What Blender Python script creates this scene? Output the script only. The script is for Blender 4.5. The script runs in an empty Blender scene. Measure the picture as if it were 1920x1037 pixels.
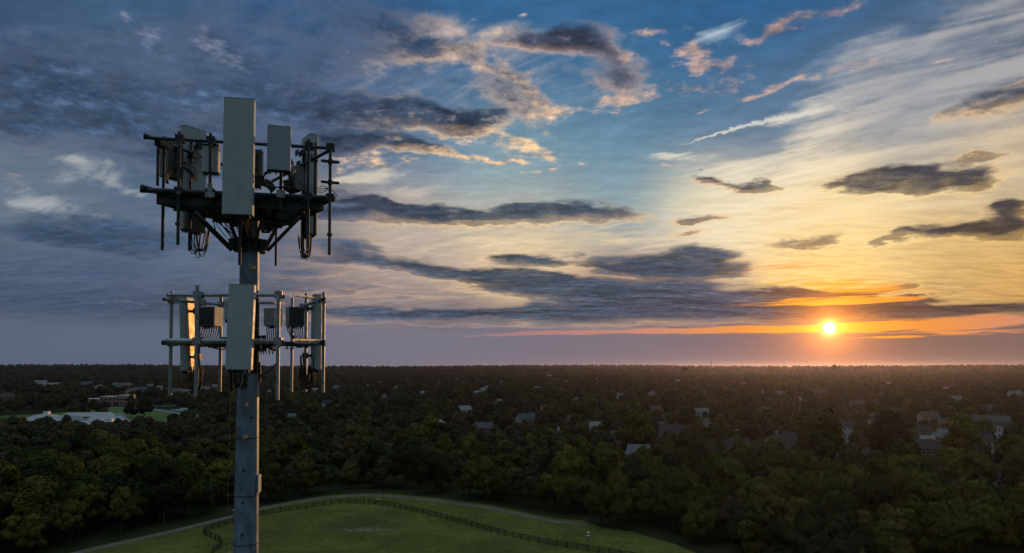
import bpy, bmesh, math, random
import numpy as np
from mathutils import Vector, Matrix
R = math.radians
sc = bpy.context.scene
COL = sc.collection

# ------------------------------------------------------------------ camera
EYE = 38.0                      # camera height over the meadow (m)
FPX = 1280.0                    # focal length in photo pixels (24 mm full frame)
PITCH = R(1.9)
SHIFT = 169.5 - FPX * math.tan(PITCH)
cam_d = bpy.data.cameras.new("camera")
cam = bpy.data.objects.new("camera", cam_d)
COL.objects.link(cam)
cam.location = (0, 0, EYE)
cam.rotation_euler = (R(90) + PITCH, 0, 0)
cam_d.sensor_width = 36.0
cam_d.lens = 36.0 * FPX / 1920.0
cam_d.shift_y = SHIFT / 1920.0
cam_d.clip_start = 0.1
cam_d.clip_end = 40000.0
sc.camera = cam

def ray(px, py):
    a = (px - 960.0) / FPX
    b = (518.5 + SHIFT - py) / FPX
    return Vector((a, math.cos(PITCH) - b * math.sin(PITCH), math.sin(PITCH) + b * math.cos(PITCH)))
def at(px, py, Y):
    d = ray(px, py)
    return Vector((0, 0, EYE)) + d * (Y / d.y)
def azel(px, py):
    d = ray(px, py).normalized()
    return math.atan2(d.x, d.y), math.asin(d.z)

# ------------------------------------------------------------------ colour management
sc.view_settings.view_transform = 'Standard'
sc.view_settings.look = 'None'
sc.view_settings.exposure = 0.0
sc.view_settings.gamma = 1.0
sc.cycles.use_denoising = True
sc.cycles.max_bounces = 6
sc.cycles.diffuse_bounces = 2
sc.cycles.transparent_max_bounces = 4
sc.cycles.volume_bounces = 0

# ------------------------------------------------------------------ sun
SUN_A, SUN_E = azel(1555, 615)
sun_d = bpy.data.lights.new("sun", 'SUN')
sun_d.energy = 2.0
sun_d.angle = R(0.5)
sun_d.color = (1.0, 0.50, 0.17)
sun = bpy.data.objects.new("sun", sun_d)
COL.objects.link(sun)
sun_dir = Vector((math.sin(SUN_A) * math.cos(SUN_E), math.cos(SUN_A) * math.cos(SUN_E), math.sin(SUN_E)))
sun.rotation_euler = sun_dir.to_track_quat('Z', 'Y').to_euler()

# ------------------------------------------------------------------ sky (world shader, a function of direction only)
def lin(c):
    out = []
    for v in c[:3]:
        v = v / 255.0
        out.append(v / 12.92 if v <= 0.04045 else ((v + 0.055) / 1.055) ** 2.4)
    return tuple(out)

class NB:
    """small helper that writes node networks as expressions"""
    def __init__(s, tree): s.t = tree; s.n = tree.nodes; s.l = tree.links
    def put(s, sock, v):
        if isinstance(v, bpy.types.NodeSocket): s.l.new(v, sock)
        elif v is not None:
            if sock.type == 'RGBA' and len(v) == 3: v = tuple(v) + (1,)
            sock.default_value = v
    def m(s, op, a, b=None, c=None, clamp=False):
        n = s.n.new('ShaderNodeMath'); n.operation = op; n.use_clamp = clamp
        for i, v in enumerate((a, b, c)):
            if v is not None: s.put(n.inputs[i], v)
        return n.outputs[0]
    def v(s, op, a, b=None, c=None, scale=None):
        n = s.n.new('ShaderNodeVectorMath'); n.operation = op
        for i, q in enumerate((a, b, c)):
            if q is not None: s.put(n.inputs[i], q)
        if scale is not None: s.put(n.inputs['Scale'], scale)
        return n.outputs['Value'] if op in ('DOT_PRODUCT', 'LENGTH') else n.outputs[0]
    def xyz(s, x, y, z=0.0):
        n = s.n.new('ShaderNodeCombineXYZ')
        for i, v in enumerate((x, y, z)): s.put(n.inputs[i], v)
        return n.outputs[0]
    def sep(s, v):
        n = s.n.new('ShaderNodeSeparateXYZ'); s.put(n.inputs[0], v); return n.outputs
    def noise(s, vec, scale, detail=4, rough=0.55, dist=0.0, col=False):
        n = s.n.new('ShaderNodeTexNoise')
        s.put(n.inputs['Vector'], vec); s.put(n.inputs['Scale'], scale)
        n.inputs['Detail'].default_value = detail; n.inputs['Roughness'].default_value = rough
        n.inputs['Distortion'].default_value = dist
        return n.outputs['Color' if col else 'Fac']
    def ss(s, x, a, b, lo=0.0, hi=1.0):
        n = s.n.new('ShaderNodeMapRange'); n.interpolation_type = 'SMOOTHSTEP'; n.clamp = True
        for i, q in enumerate((x, a, b, lo, hi)): s.put(n.inputs[i], q)
        return n.outputs[0]
    def mix(s, f, a, b, mode='MIX'):
        n = s.n.new('ShaderNodeMix'); n.data_type = 'RGBA'; n.blend_type = mode
        s.put(n.inputs[0], f); s.put(n.inputs[6], a); s.put(n.inputs[7], b)
        return n.outputs[2]
    def tex(s, vec, loc, rot, scl):
        n = s.n.new('ShaderNodeMapping'); n.vector_type = 'TEXTURE'
        s.put(n.inputs[0], vec); n.inputs[1].default_value = loc
        n.inputs[2].default_value = rot; n.inputs[3].default_value = scl
        return n.outputs[0]
    def sphere(s, vec, quad=False):
        n = s.n.new('ShaderNodeTexGradient'); n.gradient_type = 'QUADRATIC_SPHERE' if quad else 'SPHERICAL'
        s.put(n.inputs[0], vec); return n.outputs['Fac']
    def ramp(s, f, stops):
        n = s.n.new('ShaderNodeValToRGB'); s.put(n.inputs[0], f)
        e = n.color_ramp.elements
        while len(e) < len(stops): e.new(0.5)
        for q, (p, c) in zip(e, stops): q.position = p; q.color = tuple(c) + (1,)
        return n.outputs[0]
CIRRUS = [
    (1640, 130, 320, 100, 22, 1.0), (1820, 110, 280, 130, 24, 1.0), (1620, 250, 360, 100, 14, 1.1), (1860, 270, 280, 140, 10, 1.0),
    (1290, 300, 130, 22, 2, 0.9), (1420, 330, 260, 55, 6, 0.95), (1560, 395, 330, 70, 4, 1.0), (1350, 60, 130, 26, 16, 1.0),
    (1290, 55, 70, 16, -8, 0.6), (740, 325, 190, 26, 8, 1.0), (700, 350, 150, 26, -6, 0.8), (820, 350, 90, 20, 10, 0.6),
    (1080, 360, 70, 16, 20, 0.6), (1250, 290, 60, 10, 0, .5), (900, 440, 420, 55, 2, 0.75), (1200, 455, 260, 40, 0, 0.7),
    (980, 130, 330, 120, -12, 0.72), (760, 180, 280, 100, -10, 0.66), (880, 60, 160, 50, -5, 0.5), (1500, 310, 160, 30, 10, .6), (1900, 40, 180, 80, 30, 0.5),
    (150, 325, 170, 34, 0, 0.8), (40, 365, 170, 40, 0, 0.75), (230, 352, 130, 26, -10, .7), (80, 395, 150, 24, -3, .7), (150, 420, 160, 14, -2, .5)]
PUFFS = [
    (1340, 115, 110, 30, -8), (1280, 98, 60, 16, 8, .8), (1300, 132, 30, 14, 0, .8), (1255, 135, 30, 9, 0, .7), (1180, 180, 130, 14, 9, 1.1),
    (1300, 165, 110, 14, 4, 1.0), (1440, 162, 80, 10, 9, 1.0), (1500, 30, 110, 24, 10, 1.0), (1440, 48, 70, 14, 6, .8), (1600, 15, 70, 16, 4, .8),
    (1330, 200, 30, 5, 12, .7), (1590, 125, 90, 12, 8, .8), (1640, 118, 60, 10, 8, .7), (1510, 140, 40, 8, 14, .7), (1740, 95, 40, 6, 0, .6),
    (1170, 115, 60, 14, 12, .9), (1210, 65, 50, 9, 0, .7), (1215, 85, 40, 12, -30, .6), (980, 33, 24, 7, 10, .7), (895, 32, 14, 10, 0, .7),
    (838, 36, 20, 14, 70, .6), (868, 30, 10, 14, 0, .6), (800, 25, 24, 10, -60, .5), (1000, 322, 55, 8, 4, 1.0), (1040, 312, 14, 6, 0, .7),
    (1090, 316, 16, 6, 0, .7), (1140, 320, 18, 5, 10, .6), (1010, 285, 70, 18, -4, 1.0), (960, 265, 90, 22, -8, 1.0), (1040, 208, 60, 9, 6, .9),
    (155, 82, 22, 10, -25, .8), (250, 28, 26, 14, 0, .45), (210, 18, 16, 7, -10, .4), (140, 62, 16, 6, -10, .5), (880, 70, 150, 16, 2, .75),
    (830, 65, 110, 14, 0, .5), (730, 115, 120, 30, -8, .65), (850, 115, 40, 24, 0, .5), (440, 85, 60, 20, -20, .4), (1260, 300, 18, 6, 0, .8),
    (1255, 322, 40, 8, 0, .7), (1000, 200, 110, 40, -30, .5), (930, 150, 130, 40, -20, .4), (290, 50, 70, 50, -40, .45), (840, 262, 160, 14, -10, .8),
    (700, 300, 130, 16, -4, 1.0), (860, 295, 150, 12, -3, 1.0), (940, 300, 70, 8, -4, .9), (250, 262, 60, 12, -5, .4), (640, 312, 60, 12, 20, .6),
    (420, 85, 90, 26, -25, .4), (120, 370, 70, 10, -6, .6), (30, 345, 60, 8, 0, .6), (80, 500, 90, 8, -6, .4), (180, 545, 120, 6, -2, .4), (260, 570, 150, 5, 2, .5)]
DARK = [
    (60, 150, 330, 120, 0, .7), (330, 150, 330, 120, -5, .7), (560, 130, 300, 110, -10, .75), (250, 240, 420, 90, -5, .65), (720, 55, 240, 60, -8, .8),
    (820, 100, 180, 26, 4, .5), (1060, 85, 150, 32, -4, 1.2), (1120, 115, 110, 30, -20, 1.0), (1130, 160, 100, 24, -10, .9), (1000, 90, 120, 24, 0, .7),
    (620, 215, 200, 50, -12, .8), (800, 220, 200, 36, -8, 1.2), (880, 238, 130, 30, -10, 1.1), (960, 175, 130, 36, -35, .8), (930, 200, 90, 28, -30, .8),
    (700, 268, 160, 22, -5, 1.15), (800, 285, 110, 16, -6, .9), (640, 265, 100, 24, 0, .9),
    (800, 403, 260, 27, 0, 2.0), (1040, 408, 210, 25, -1, 2.0), (660, 388, 140, 26, -5, 1.4), (1295, 412, 90, 11, 0, 1.5), (1280, 438, 80, 10, 0, 1.1), (760, 425, 160, 14, -4, .55),
    (1000, 489, 150, 17, -2, 1.9), (1260, 495, 200, 38, 1, 2.2), (1330, 520, 150, 20, 0, .8), (1180, 505, 100, 14, 0, .7),
    (680, 485, 220, 30, -6, 1.2), (900, 516, 240, 20, -3, 1.6), (1060, 543, 320, 30, -4, 1.7), (1300, 562, 330, 34, -2, 1.8), (1480, 560, 240, 20, 0, 1.6), (1590, 553, 110, 9, 1, 1.3),
    (1697, 541, 52, 8, 0, 2.2), (1710, 566, 90, 7, 2, 1.6), (1150, 592, 480, 30, 0, 2.0), (1480, 586, 260, 24, 0, 2.0), (1620, 588, 300, 22, -2, 2.0), (1820, 584, 340, 22, 1, 2.8), (1930, 582, 240, 19, 0, 2.2),
    (1335, 341, 55, 14, -3, 1.9), (1412, 349, 80, 16, 4, 1.9), (1455, 338, 40, 9, 0, .7), (1550, 342, 70, 9, -2, 1.0), (1640, 343, 130, 24, 2, 1.5), (1760, 340, 170, 30, 0, 1.6), (1850, 350, 80, 18, 0, .9),
    (1850, 294, 90, 11, 2, 1.0), (1840, 190, 110, 26, 10, 1.0), (1920, 170, 130, 44, 12, 1.3), (1890, 135, 80, 12, 14, .7),
    (1530, 450, 100, 14, 0, 1.3), (1660, 452, 56, 14, 20, 1.3), (1740, 444, 100, 22, 6, 1.5), (1830, 444, 130, 24, 0, 1.7), (1910, 400, 80, 38, 8, 1.6), (1890, 385, 80, 10, 0, .7), (1760, 418, 70, 9, 10, .7), (1900, 445, 60, 18, 0, 1.0),
    (150, 450, 360, 40, 0, .7), (80, 430, 220, 30, 0, .5), (330, 455, 300, 40, 0, .55), (480, 500, 260, 34, 0, .55), (180, 520, 420, 40, 0, .6), (560, 400, 120, 30, 0, .6),
    (640, 592, 280, 20, 0, 1.3), (800, 588, 240, 18, 0, 1.3), (640, 548, 160, 12, 3, 1.0), (760, 560, 130, 8, 2, .9), (560, 520, 140, 10, 0, .8), (100, 300, 200, 20, -5, .4), (300, 380, 160, 24, 0, .4), (20, 250, 160, 60, 0, .6), (420, 330, 260, 60, -5, .7),
    (160, 290, 260, 30, -4, .4), (500, 250, 200, 60, -5, .5)]
SLIT = [(1560, 616, 330, 12, 0, 1.2), (1320, 620, 420, 9, 0.3, 1.0), (1080, 624, 300, 6, 1.0, .9), (1720, 606, 240, 16, 1, 1.0), (1880, 606, 200, 22, 0, 1.0),
        (1620, 634, 120, 4, 1, .9), (1690, 633, 60, 4, 0, .8), (1560, 562, 260, 12, 0, .8), (1610, 567, 200, 8, 0, .8), (1560, 530, 220, 20, 0, .62), (1500, 500, 160, 14, 0, .5), (1640, 545, 160, 16, 0, .55),
        (1800, 625, 200, 10, 0, .5), (930, 628, 160, 4, 2, .5), (350, 600, 200, 5, 1, .4)]
C_BASE = [
    (250, 20, 420, (68, 98, 130)), (560, 10, 400, (54, 91, 132)), (1050, 30, 420, (62, 108, 148)), (1350, 60, 380, (54, 102, 144)), (300, 160, 420, (84, 103, 126)),
    (1720, 70, 320, (58, 98, 136)), (1920, 20, 300, (84, 100, 122)), (0, 100, 300, (66, 86, 114)), (600, 150, 300, (82, 100, 126)),
    (720, 230, 260, (104, 128, 156)), (1150, 250, 300, (108, 142, 164)), (1400, 210, 260, (106, 132, 156)),
    (1700, 200, 300, (158, 160, 164)), (1880, 330, 260, (198, 180, 152)), (960, 340, 260, (136, 164, 176)),
    (1130, 365, 240, (136, 162, 172)), (1330, 390, 220, (240, 224, 190)), (1560, 420, 280, (240, 214, 166)),
    (1800, 500, 260, (214, 180, 120)), (1900, 560, 220, (214, 168, 98)), (1560, 520, 200, (242, 204, 118)),
    (1000, 450, 240, (232, 202, 160)), (760, 450, 240, (190, 174, 160)), (1200, 560, 240, (170, 140, 130)),
    (690, 560, 200, (160, 144, 140)), (560, 470, 160, (103, 109, 123)), (540, 570, 180, (98, 100, 114)), (600, 390, 150, (132, 132, 133)), (400, 440, 260, (104, 120, 140)), (60, 360, 260, (112, 126, 142)),
    (100, 560, 340, (80, 97, 120)), (380, 640, 300, (77, 83, 103)), (40, 690, 300, (79, 81, 101)),
    (800, 690, 320, (104, 98, 116)), (1200, 690, 320, (122, 106, 116)), (1560, 680, 220, (180, 116, 88)), (1850, 690, 300, (118, 94, 92))]
C_CIRRUS = [(740, 330, 300, (214, 204, 188)), (1350, 50, 300, (190, 204, 212)), (1450, 350, 300, (240, 228, 204)),
            (1750, 150, 300, (176, 174, 176)), (1850, 330, 240, (230, 208, 170)), (950, 440, 300, (246, 222, 178)),
            (1560, 440, 260, (248, 222, 160)), (120, 340, 300, (176, 180, 182)), (980, 130, 240, (166, 166, 172)), (740, 170, 240, (140, 144, 158))]
C_PUFF = [(1330, 120, 260, (196, 164, 152)), (1500, 35, 220, (168, 142, 134)), (1180, 170, 260, (214, 180, 156)),
          (900, 290, 300, (248, 208, 160)), (700, 110, 260, (164, 154, 164)), (200, 60, 300, (146, 148, 162)), (1600, 125, 200, (206, 172, 148)), (150, 500, 300, (150, 140, 146))]
C_DARK = [
    (100, 150, 420, (68, 87, 112)), (500, 130, 380, (68, 86, 112)), (720, 60, 260, (51, 66, 90)), (1080, 100, 220, (68, 74, 92)), (1130, 150, 160, (89, 91, 104)),
    (300, 260, 360, (70, 89, 115)), (850, 230, 240, (57, 68, 87)), (700, 270, 200, (65, 71, 88)), (150, 430, 360, (64, 85, 111)), (450, 480, 320, (74, 92, 116)),
    (900, 405, 260, (58, 72, 90)), (1000, 490, 180, (70, 80, 96)), (1270, 495, 200, (64, 80, 99)), (1050, 550, 300, (74, 88, 107)), (1330, 580, 240, (82, 88, 104)),
    (1540, 580, 180, (86, 68, 69)), (1850, 590, 280, (89, 74, 71)), (1380, 345, 180, (84, 86, 90)), (1720, 345, 240, (64, 67, 78)), (1880, 190, 200, (65, 68, 81)),
    (1830, 440, 200, (75, 71, 72)), (640, 590, 260, (84, 94, 114)), (150, 560, 320, (78, 95, 119))]
C_RIM = [(400, 200, 420, (116, 121, 142)), (900, 280, 260, (246, 206, 160)), (1130, 170, 240, (206, 172, 152)), (900, 430, 260, (244, 212, 166)),
         (300, 500, 360, (104, 114, 136)), (1250, 520, 220, (236, 196, 150)), (1700, 360, 260, (255, 226, 166)), (1850, 240, 200, (226, 186, 140)),
         (1580, 580, 160, (250, 180, 84)), (1850, 470, 220, (240, 196, 116)), (700, 560, 260, (200, 168, 150))]
C_VEIL = [(100, 640, 640, (96, 113, 132)), (400, 650, 560, (101, 112, 131)), (740, 640, 560, (121, 122, 136)), (800, 690, 560, (135, 129, 142)), (1150, 640, 480, (117, 113, 126)),
          (100, 690, 500, (105, 114, 130)), (1150, 690, 480, (135, 123, 132)), (1400, 650, 360, (133, 108, 112)), (1550, 670, 300, (155, 111, 100)), (1720, 650, 340, (131, 99, 92)),
          (1900, 650, 400, (115, 95, 94)), (1880, 690, 360, (135, 115, 112))]

# The cloud chart: where in the sky (azimuth, elevation) each kind of cloud lies, worked out here from the lists above
A_LO, A_HI, E_LO, E_HI = -0.82, 0.82, -0.08, 0.62
def chart_grid(wd, ht):
    a = A_LO + (np.arange(wd) + 0.5) / wd * (A_HI - A_LO)
    e = E_LO + (np.arange(ht) + 0.5) / ht * (E_HI - E_LO)
    return np.meshgrid(a, e)
def blob(ga, ge, px, py, rx, ry, rot=0.0):
    a, e = azel(px, py); ca = math.cos(a)
    c, s_ = math.cos(R(rot)), math.sin(R(rot))
    da, de = ga - a, ge - e
    u = (da * c + de * s_) * FPX / (rx * ca * ca)
    v = (-da * s_ + de * c) * FPX / (ry * ca)
    return np.maximum(0.0, 1.0 - np.sqrt(u * u + v * v))
def cover(blobs, ga, ge):
    f = np.zeros_like(ga)
    for b in blobs:
        f += (b[5] if len(b) > 5 else 1.0) * blob(ga, ge, b[0], b[1], b[2], b[3], b[4] if len(b) > 4 else 0.0)
    return f
def tints(anchors, ga, ge, w0=1e-4):
    num = np.zeros(ga.shape + (3,)); den = np.zeros_like(ga)
    for (px, py, r, c) in anchors:
        a, e = azel(px, py); ca = math.cos(a)
        q = ((ga - a) * FPX / (r * ca * ca)) ** 2 + ((ge - e) * FPX / (0.75 * r * ca)) ** 2
        wt = np.exp(-4.0 * q) + w0 / (1.0 + q)
        num += wt[..., None] * np.array(lin(c)); den += wt
    return num / den[..., None]
def chart(name, data):
    ht, wd = data.shape[:2]
    px = np.ones((ht, wd, 4), dtype=np.float32)
    px[..., :data.shape[2]] = data
    im = bpy.data.images.new(name, wd, ht, alpha=True, float_buffer=True, is_data=True)
    im.alpha_mode = 'CHANNEL_PACKED'
    im.pixels.foreach_set(px.ravel()); im.update(); im.pack()
    return im

def build_sky():
    w = bpy.data.worlds.new("World"); sc.world = w; w.use_nodes = True
    t = w.node_tree; t.nodes.clear(); B = NB(t)
    g = t.nodes.new('ShaderNodeTexCoord').outputs['Generated']
    d = B.v('NORMALIZE', g)
    x, y, z = B.sep(d)
    A = B.m('ARCTAN2', x, y)
    E = B.m('ARCSINE', z)
    P = B.xyz(A, E, 0.0)
    ga, ge = chart_grid(1400, 600)
    im_cov = chart('cloud_cover', np.stack([cover(CIRRUS, ga, ge), cover(PUFFS, ga, ge), cover(DARK, ga, ge)], -1))
    im_slit = chart('glow_cover', np.stack([cover(SLIT, ga, ge)] * 3, -1))
    gb, gf = chart_grid(128, 56)
    def look(im, vec, cubic=False):
        n = t.nodes.new('ShaderNodeTexImage'); n.image = im; n.extension = 'EXTEND'
        n.interpolation = 'Cubic' if cubic else 'Linear'
        u = B.v('MULTIPLY_ADD', vec, (1 / (A_HI - A_LO), 1 / (E_HI - E_LO), 0), (-A_LO / (A_HI - A_LO), -E_LO / (E_HI - E_LO), 0))
        B.put(n.inputs[0], u)
        return n.outputs[0]
    def tint(nm, anchors): return look(chart(nm, tints(anchors, gb, gf)), P)
    # cloud-deck coordinates: flattened towards the horizon
    k = B.m('DIVIDE', 1.0, B.m('ADD', B.m('MAXIMUM', z, 0.0), 0.13))
    C = B.v('MULTIPLY', B.v('SCALE', d, scale=k), (1, 1, 0))
    n_m = B.noise(C, 2.6, 8, 0.62, 0.5)                     # medium cloud texture

    # ---- sky overhead and behind: Nishita sky through a broken grey deck
    ns = t.nodes.new('ShaderNodeTexSky'); ns.sky_type = 'NISHITA'; ns.sun_disc = False
    ns.sun_elevation = SUN_E; ns.sun_rotation = SUN_A; ns.air_density = 1.0; ns.dust_density = 1.2
    nish = B.v('SCALE', ns.outputs[0], scale=0.10)
    deck = B.mix(B.ss(n_m, 0.3, 0.7), lin((82, 105, 126)), lin((122, 137, 146)))
    lift = B.ss(E, 0.25, 1.25, BACK_DECK, BACK_TOP)           # unseen overhead sky brightened, low back dimmed, to top-light the trees
    back = B.v('ADD', B.v('SCALE', nish, scale=BACK_NISHITA), B.v('SCALE', deck, scale=lift))

    wn = B.noise(C, 2.3, 5, 0.58, 0.0, True)
    wv = B.v('SUBTRACT', wn, (0.5, 0.5, 0.5))
    hi = B.ss(E, 0.0, 0.30)
    wa = B.xyz(0.12, B.m('MULTIPLY_ADD', hi, 0.075, 0.016), 0.0)
    Q = B.v('MULTIPLY_ADD', wv, wa, P)                      # domain-warped direction
    low = B.ss(E, 0.10, 0.34, 1.0, 0.0)
    def two(shift):
        c_ = C if shift is None else B.v('ADD', C, shift)
        return B.m('MULTIPLY_ADD', low, B.m('SUBTRACT', B.noise(B.v('MULTIPLY', c_, (0.30, 0.62, 1)), 8.0, 10, 0.62), 0.0), B.m('MULTIPLY', B.m('SUBTRACT', 1.0, low), B.noise(c_, 8.0, 10, 0.66)))
    n_f = two(None)                                         # fine cloud texture, streaky towards the horizon
    n_p = B.noise(C, 19.0, 6, 0.62)
    n_g = two((0.016, 0.038, 0.0))                          # the same texture a step nearer the sun
    relief = B.m('SUBTRACT', n_f, n_g)                      # > 0 on billow sides that face the sun
    Cr = B.tex(C, (0, 0, 0), (0, 0, R(-38)), (2.6, 0.55, 1))
    n_w = B.noise(Cr, 4.2, 9, 0.62, 0.7)                    # slanted wisps
    Es = B.tex(P, (0, 0, 0), (0, 0, R(1.0)), (0.16, 0.010, 1))
    n_s = B.noise(Es, 1.6, 7, 0.6, 0.5)                     # horizon streaks
    sdot = B.v('DOT_PRODUCT', d, tuple(sun_dir))
    ang = B.m('ARCCOSINE', B.m('MINIMUM', sdot, 1.0))
    nd = B.m('MULTIPLY', B.m('SUBTRACT', B.m('ADD', B.m('MULTIPLY', n_f, 0.75), B.m('MULTIPLY', n_m, 0.4)), 0.575), B.ss(E, 0.10, 0.36, 2.3, 3.4))
    n_pf = B.m('MULTIPLY', B.m('SUBTRACT', B.m('MULTIPLY_ADD', n_f, 0.5, B.m('MULTIPLY', n_p, 0.5)), 0.55), 5.0)
    tone = B.m('MAXIMUM', B.m('ADD', B.m('MULTIPLY_ADD', B.m('SUBTRACT', n_f, 0.5), 1.1, 0.95), B.m('MULTIPLY', relief, B.ss(E, 0.10, 0.35, 0.9, 2.2))), 0.45)
    break_ = B.m('MULTIPLY', B.ss(n_m, 0.47, 0.72), B.ss(E, 0.12, 0.32, 0.12, 0.5))
    fade = B.m('MULTIPLY', B.m('SUBTRACT', 1.0, B.ss(B.m('ABSOLUTE', A), 0.72, 1.10)), B.m('SUBTRACT', 1.0, B.ss(E, 0.52, 0.80)))

    f_c, f_p, f_d = B.sep(look(im_cov, Q))
    mott = B.m('MULTIPLY_ADD', B.m('SUBTRACT', B.m('MULTIPLY_ADD', n_p, 0.5, B.m('MULTIPLY', n_f, 0.5)), 0.5), 3.0, 1.02)
    f_e = B.sep(look(im_cov, B.v('ADD', Q, (0.008, -0.008, 0.0))))[2]
    base = tint('tint_base', C_BASE)
    # fine streaky texture in the thin high cloud
    Cs = B.tex(C, (3, 1, 0), (0, 0, R(-8)), (1.2, 0.42, 1))
    n_t = B.noise(Cs, 7.0, 9, 0.68, 0.35)
    lum = B.m('MULTIPLY_ADD', B.m('SUBTRACT', n_t, 0.5), B.ss(E, 0.02, 0.22, 1.4, 0.55), 1.02)
    sky = B.v('SCALE', base, scale=B.m('MAXIMUM', B.m('MULTIPLY_ADD', relief, 0.5, lum), 0.3))
    # ---- high cream cirrus
    cir = B.m('MULTIPLY', B.ss(B.m('MULTIPLY_ADD', B.m('MULTIPLY_ADD', n_w, 0.7, B.m('MULTIPLY', n_f, 0.3)), 3.0, B.m('ADD', B.m('MINIMUM', f_c, 0.86), -1.88)), 0.0, 0.85), B.ss(f_c, 0.02, 0.35))
    sky = B.mix(B.m('MULTIPLY', cir, 0.9), sky, tint('tint_cirrus', C_CIRRUS))
    # ---- condensation trail
    a0, e0 = azel(1270, 275); a1, e1 = azel(1460, 222); a2, e2 = azel(1650, 198)
    q2 = (e0 - e1) / ((a0 - a1) * (a0 - a2)) - (e1 - e2) / ((a1 - a2) * (a0 - a2))
    q1 = (e1 - e0) / (a1 - a0)
    da = B.m('SUBTRACT', A, a0); db = B.m('SUBTRACT', A, a1)
    et = B.m('ADD', B.m('MULTIPLY_ADD', da, q1, e0), B.m('MULTIPLY', B.m('MULTIPLY', da, db), q2))
    nz = B.noise(P, 95.0, 4, 0.65)
    off = B.m('SUBTRACT', B.m('SUBTRACT', E, et), B.m('MULTIPLY', B.m('SUBTRACT', nz, 0.5), 0.013))
    wid = B.ss(A, a0, a1, 0.0018, 0.0052)
    tr = B.ss(B.m('SUBTRACT', 1.0, B.m('DIVIDE', B.m('ABSOLUTE', off), wid)), 0.0, 0.9)
    tr = B.m('MULTIPLY', tr, B.m('MULTIPLY', B.ss(A, a0 - 0.01, a0 + 0.05), B.m('SUBTRACT', 1.0, B.ss(A, a2 - 0.14, a2 + 0.02))))
    sky = B.mix(B.m('MULTIPLY', tr, 0.8), sky, lin((226, 220, 210)))
    # ---- dark cloud banks; a sample shifted towards the light gives the lit rims
    dm = B.m('MULTIPLY', B.ss(B.m('ADD', f_d, nd), 0.0, B.ss(E, 0.2, 0.4, 1.0, 1.15)), B.ss(f_d, 0.0, 0.30))
    de = B.ss(B.m('ADD', f_e, nd), 0.0, 1.1)
    dark_c = B.v('SCALE', tint('tint_dark', C_DARK), scale=tone)
    dark_c = B.mix(break_, B.v('SCALE', dark_c, scale=mott), B.v('SCALE', base, scale=mott))
    rim = B.m('MULTIPLY', B.m('MULTIPLY', B.m('SUBTRACT', 1.0, de), B.m('SUBTRACT', 1.0, B.ss(dm, 0.25, 1.0, 0.0, 0.75))), 1.0)
    rim = B.m('MULTIPLY', rim, 1.35)
    rim = B.m('ADD', rim, B.m('MULTIPLY', B.ss(relief, 0.05, 0.20), B.ss(E, 0.12, 0.34, 0.16, 0.30)))
    rim = B.m('MAXIMUM', B.m('MINIMUM', rim, 1.0), 0.0)
    sky = B.mix(B.m('MULTIPLY', dm, 0.96), sky, B.mix(rim, dark_c, tint('tint_rim', C_RIM)))
    # ---- small sunlit puffs
    puff = B.m('MULTIPLY', B.ss(B.m('ADD', f_p, n_pf), 0.0, 1.1), B.ss(f_p, 0.0, 0.30))
    pm = B.m('MULTIPLY', B.m('MULTIPLY', puff, 0.85), B.m('MULTIPLY_ADD', dm, -0.35, 1.0))
    sky = B.mix(pm, sky, B.v('SCALE', tint('tint_puff', C_PUFF), scale=B.m('ADD', B.m('MULTIPLY', relief, 1.6), B.m('MULTIPLY_ADD', n_p, 0.9, 0.55))))
    # ---- low stratus veil over the horizon
    eh = azel(960, 605)[1]
    veil = B.m('SUBTRACT', 1.0, B.ss(B.m('MULTIPLY_ADD', B.m('SUBTRACT', n_s, 0.5), 0.030, E), eh - 0.020, eh + 0.012))
    sky = B.mix(B.m('MULTIPLY', veil, 0.92), sky, tint('tint_veil', C_VEIL))
    # ---- glowing slit round the sun
    f_s = B.sep(look(im_slit, B.v('MULTIPLY_ADD', wv, (0.04, 0.004, 0), P)))[0]
    slit = B.ss(B.m('ADD', f_s, B.m('MULTIPLY', B.m('SUBTRACT', n_s, 0.52), 2.4)), 0.22, 0.75)
    slit = B.m('MULTIPLY', slit, B.ss(f_s, 0.0, 0.2))
    slit_c = B.ramp(B.m('MULTIPLY', ang, 2.2), [(0.0, lin((255, 206, 80))), (0.10, lin((255, 178, 58))), (0.24, lin((240, 156, 70))), (0.5, lin((212, 146, 122))), (1.0, lin((168, 130, 134)))])
    sky = B.mix(B.m('MULTIPLY', slit, 0.9), sky, slit_c)
    # ---- solar aureole and disc
    g1 = B.m('EXPONENT', B.m('MULTIPLY', ang, -42.0))
    g2 = B.m('EXPONENT', B.m('MULTIPLY', ang, -13.0))
    sky = B.v('ADD', sky, B.v('SCALE', (1.0, 0.33, 0.03), scale=B.m('MULTIPLY', g1, 2.0)))
    sky = B.v('ADD', sky, B.v('SCALE', (0.32, 0.10, 0.02), scale=B.m('MULTIPLY', g2, 0.28)))
    disc = B.m('SUBTRACT', 1.0, B.ss(ang, 0.0055, 0.0080))
    halo = B.m('EXPONENT', B.m('MULTIPLY', B.m('MAXIMUM', B.m('SUBTRACT', ang, 0.008), 0.0), -230.0))
    sky = B.v('ADD', sky, B.v('SCALE', (1.0, 0.75, 0.25), scale=B.m('MULTIPLY', halo, 0.65)))
    sky = B.v('ADD', sky, B.v('SCALE', (3.0, 2.9, 2.6), scale=disc))
    gm = t.nodes.new('ShaderNodeGamma'); B.put(gm.inputs[0], sky); gm.inputs[1].default_value = 1.12
    sky = B.v('SCALE', gm.outputs[0], scale=1.08)
    sky = B.mix(fade, back, sky)
    sky = B.mix(B.ss(E, -0.12, -0.03), (0.02, 0.022, 0.02), sky)
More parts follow.
